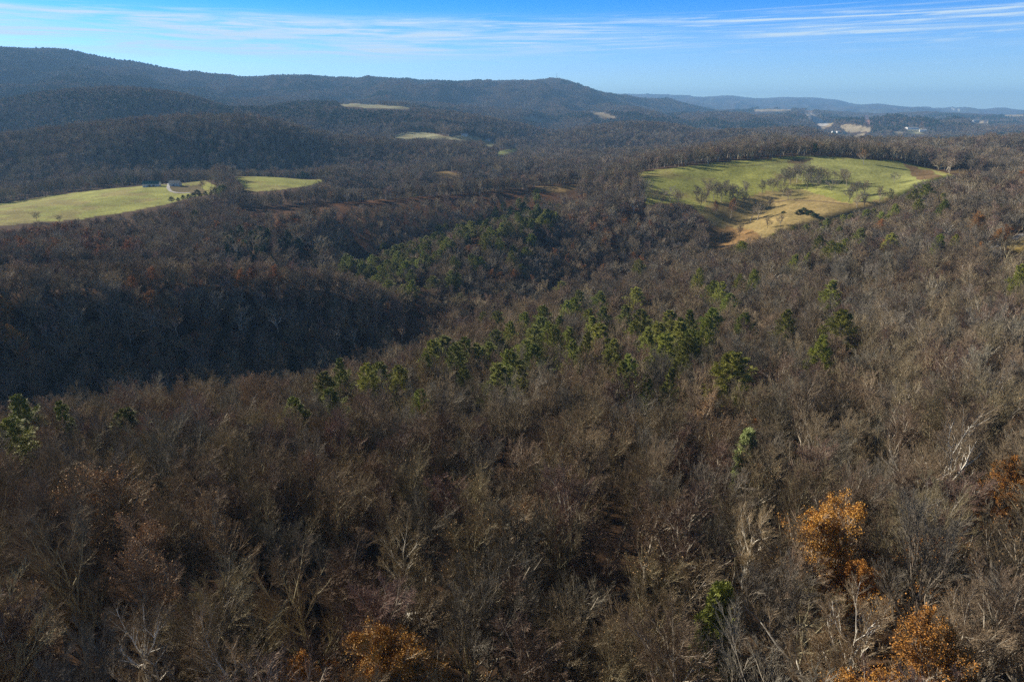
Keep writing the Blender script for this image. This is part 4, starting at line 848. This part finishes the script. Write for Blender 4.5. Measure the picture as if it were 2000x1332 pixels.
for px, py, ln, wd, hh, rz, lab in ((1780, 256, 60, 25, 9, .1, 'largest white flat-looking hall on the pale clearing in the far valley at right'), (1802, 260, 30, 18, 8, -.4, 'small bright white hall right of the largest hall in the far valley'),
        (1641, 262, 42, 16, 6, .05, 'long white building left of the tan strip in the far valley'), (1629, 262, 26, 14, 6, .1, 'short white building left of the long white one in the far valley'),
        (1905, 239, 60, 25, 8, .1, 'white building beside the farthest tan clearing at right')):
    x, y, z = at(px, py, 2400); gabled('white_hall', (x, y, z + 6), ln, wd, hh, 3, B['white'], B['greyroof'], rz, lab, 'building', 6, False)
x, y, z = at(1838, 284, 1300); gabled('white_hall', (x, y, z + 9), 24, 10, 5, 2, B['white'], B['white'], .05, 'long white building behind the treeline at right, just above the belt of trees', 'building', 6, False)
def lane(name, pts, width, m, rmin, lift=.25):
    P = [at(px, py, rmin) for px, py in pts]; Q = []
    for (x0, y0, _), (x1, y1, _) in zip(P[:-1], P[1:]):
        for t in np.linspace(0, 1, 12, endpoint=False): Q.append((x0 * (1 - t) + x1 * t, y0 * (1 - t) + y1 * t))
    Q.append(P[-1][:2]); Q = np.array(Q); D = np.gradient(Q, axis=0); D /= np.linalg.norm(D, axis=1, keepdims=True); Nn = np.stack([-D[:, 1], D[:, 0]], 1)
    rows = [Q + Nn * width * k for k in (-.5, -.17, .17, .5)]; V = np.concatenate([np.concatenate([rw, (ground(rw[:, 0], rw[:, 1]) + lift)[:, None]], 1) for rw in rows]); n = len(Q); a = np.arange(n - 1)
    F = np.concatenate([np.stack([a + k * n, a + 1 + k * n, a + 1 + (k + 1) * n, a + (k + 1) * n], 1) for k in range(3)])
    return tag(link(bpy.data.objects.new(name, mesh_np(name, V, [F], [m]))), kind='structure')
lane('gravel_path', [(322, 359.5), (331, 361), (328, 367), (333, 374), (345, 377), (372, 377)], 4.5, B['lane'], 900)
lane('road', [(1900, 492), (1930, 484), (1960, 473), (1985, 464), (2030, 452)], 7, B['asphalt'], 200)
lane('dirt_path', [(1480, 395), (1540, 391), (1600, 394), (1660, 400)], 2.5, flat('track_earth', (.24, .17, .09)), 600)
# fence across the pasture: posts and two rails
fp = [at(px, py, 600) for px, py in ((1405, 322), (1440, 326), (1480, 324), (1530, 318), (1560, 312))]; Q = []
for a_, b_ in zip(fp[:-1], fp[1:]):
    for t in np.linspace(0, 1, 12, endpoint=False): Q.append([a_[0] * (1 - t) + b_[0] * t, a_[1] * (1 - t) + b_[1] * t])
Q = np.array(Q); zq = ground(Q[:, 0], Q[:, 1]); root = link(bpy.data.objects.new('pasture_fence', None)); root.location = (Q[0, 0], Q[0, 1], zq[0]); tag(root, 'dark wooden fence crossing the top of the green pasture', 'fence')
o0 = np.array([Q[0, 0], Q[0, 1], zq[0]]); pm = None
for i in range(len(Q)):
    if pm is None: pm = boxes('post', [(-.12, .12, -.12, .12, -.4, 1.5)], B['wood'], root); p_ = pm
    else: p_ = pm.copy(); link(p_); p_.parent = root
    p_.location = np.array([Q[i, 0], Q[i, 1], zq[i]]) - o0
for h_ in (.6, 1.2):
    P = (np.concatenate([Q, (zq + h_)[:, None]], 1) - o0)[None]; V, F = tubes(P, np.full((1, len(Q)), .07), 4)
    o_ = link(bpy.data.objects.new('rail', mesh_np('rail', V, [F], [B['wood']]))); o_.parent = root
# lattice mast on the far ridge
x, y = cast(1087, 157, 8, 5000); z = float(ground(x, y)[0]); root = link(bpy.data.objects.new('radio_mast', None)); root.location = (x, y, z); tag(root, 'thin steel radio mast on top of the long far ridge', 'mast')
C4 = [(-1, -1), (1, -1), (1, 1), (-1, 1)]; PL = np.array([[[a * 2.4, b * 2.4, 0], [a * .9, b * .9, 62]] for a, b in C4], float); V, F = tubes(PL, np.full((4, 2), .35), 4)
o_ = link(bpy.data.objects.new('mast_legs', mesh_np('mast_legs', V, [F], [B['steel']]))); o_.parent = root
br = []
for k in range(15):
    f0, f1 = k / 15, (k + 1) / 15
    for q in range(4): br.append([PL[q, 0] * (1 - f0) + PL[q, 1] * f0, PL[(q + 1) % 4, 0] * (1 - f1) + PL[(q + 1) % 4, 1] * f1])
br = np.array(br); V, F = tubes(br, np.full((len(br), 2), .2), 3); o_ = link(bpy.data.objects.new('bracing', mesh_np('bracing', V, [F], [B['steel']]))); o_.parent = root
#@@END
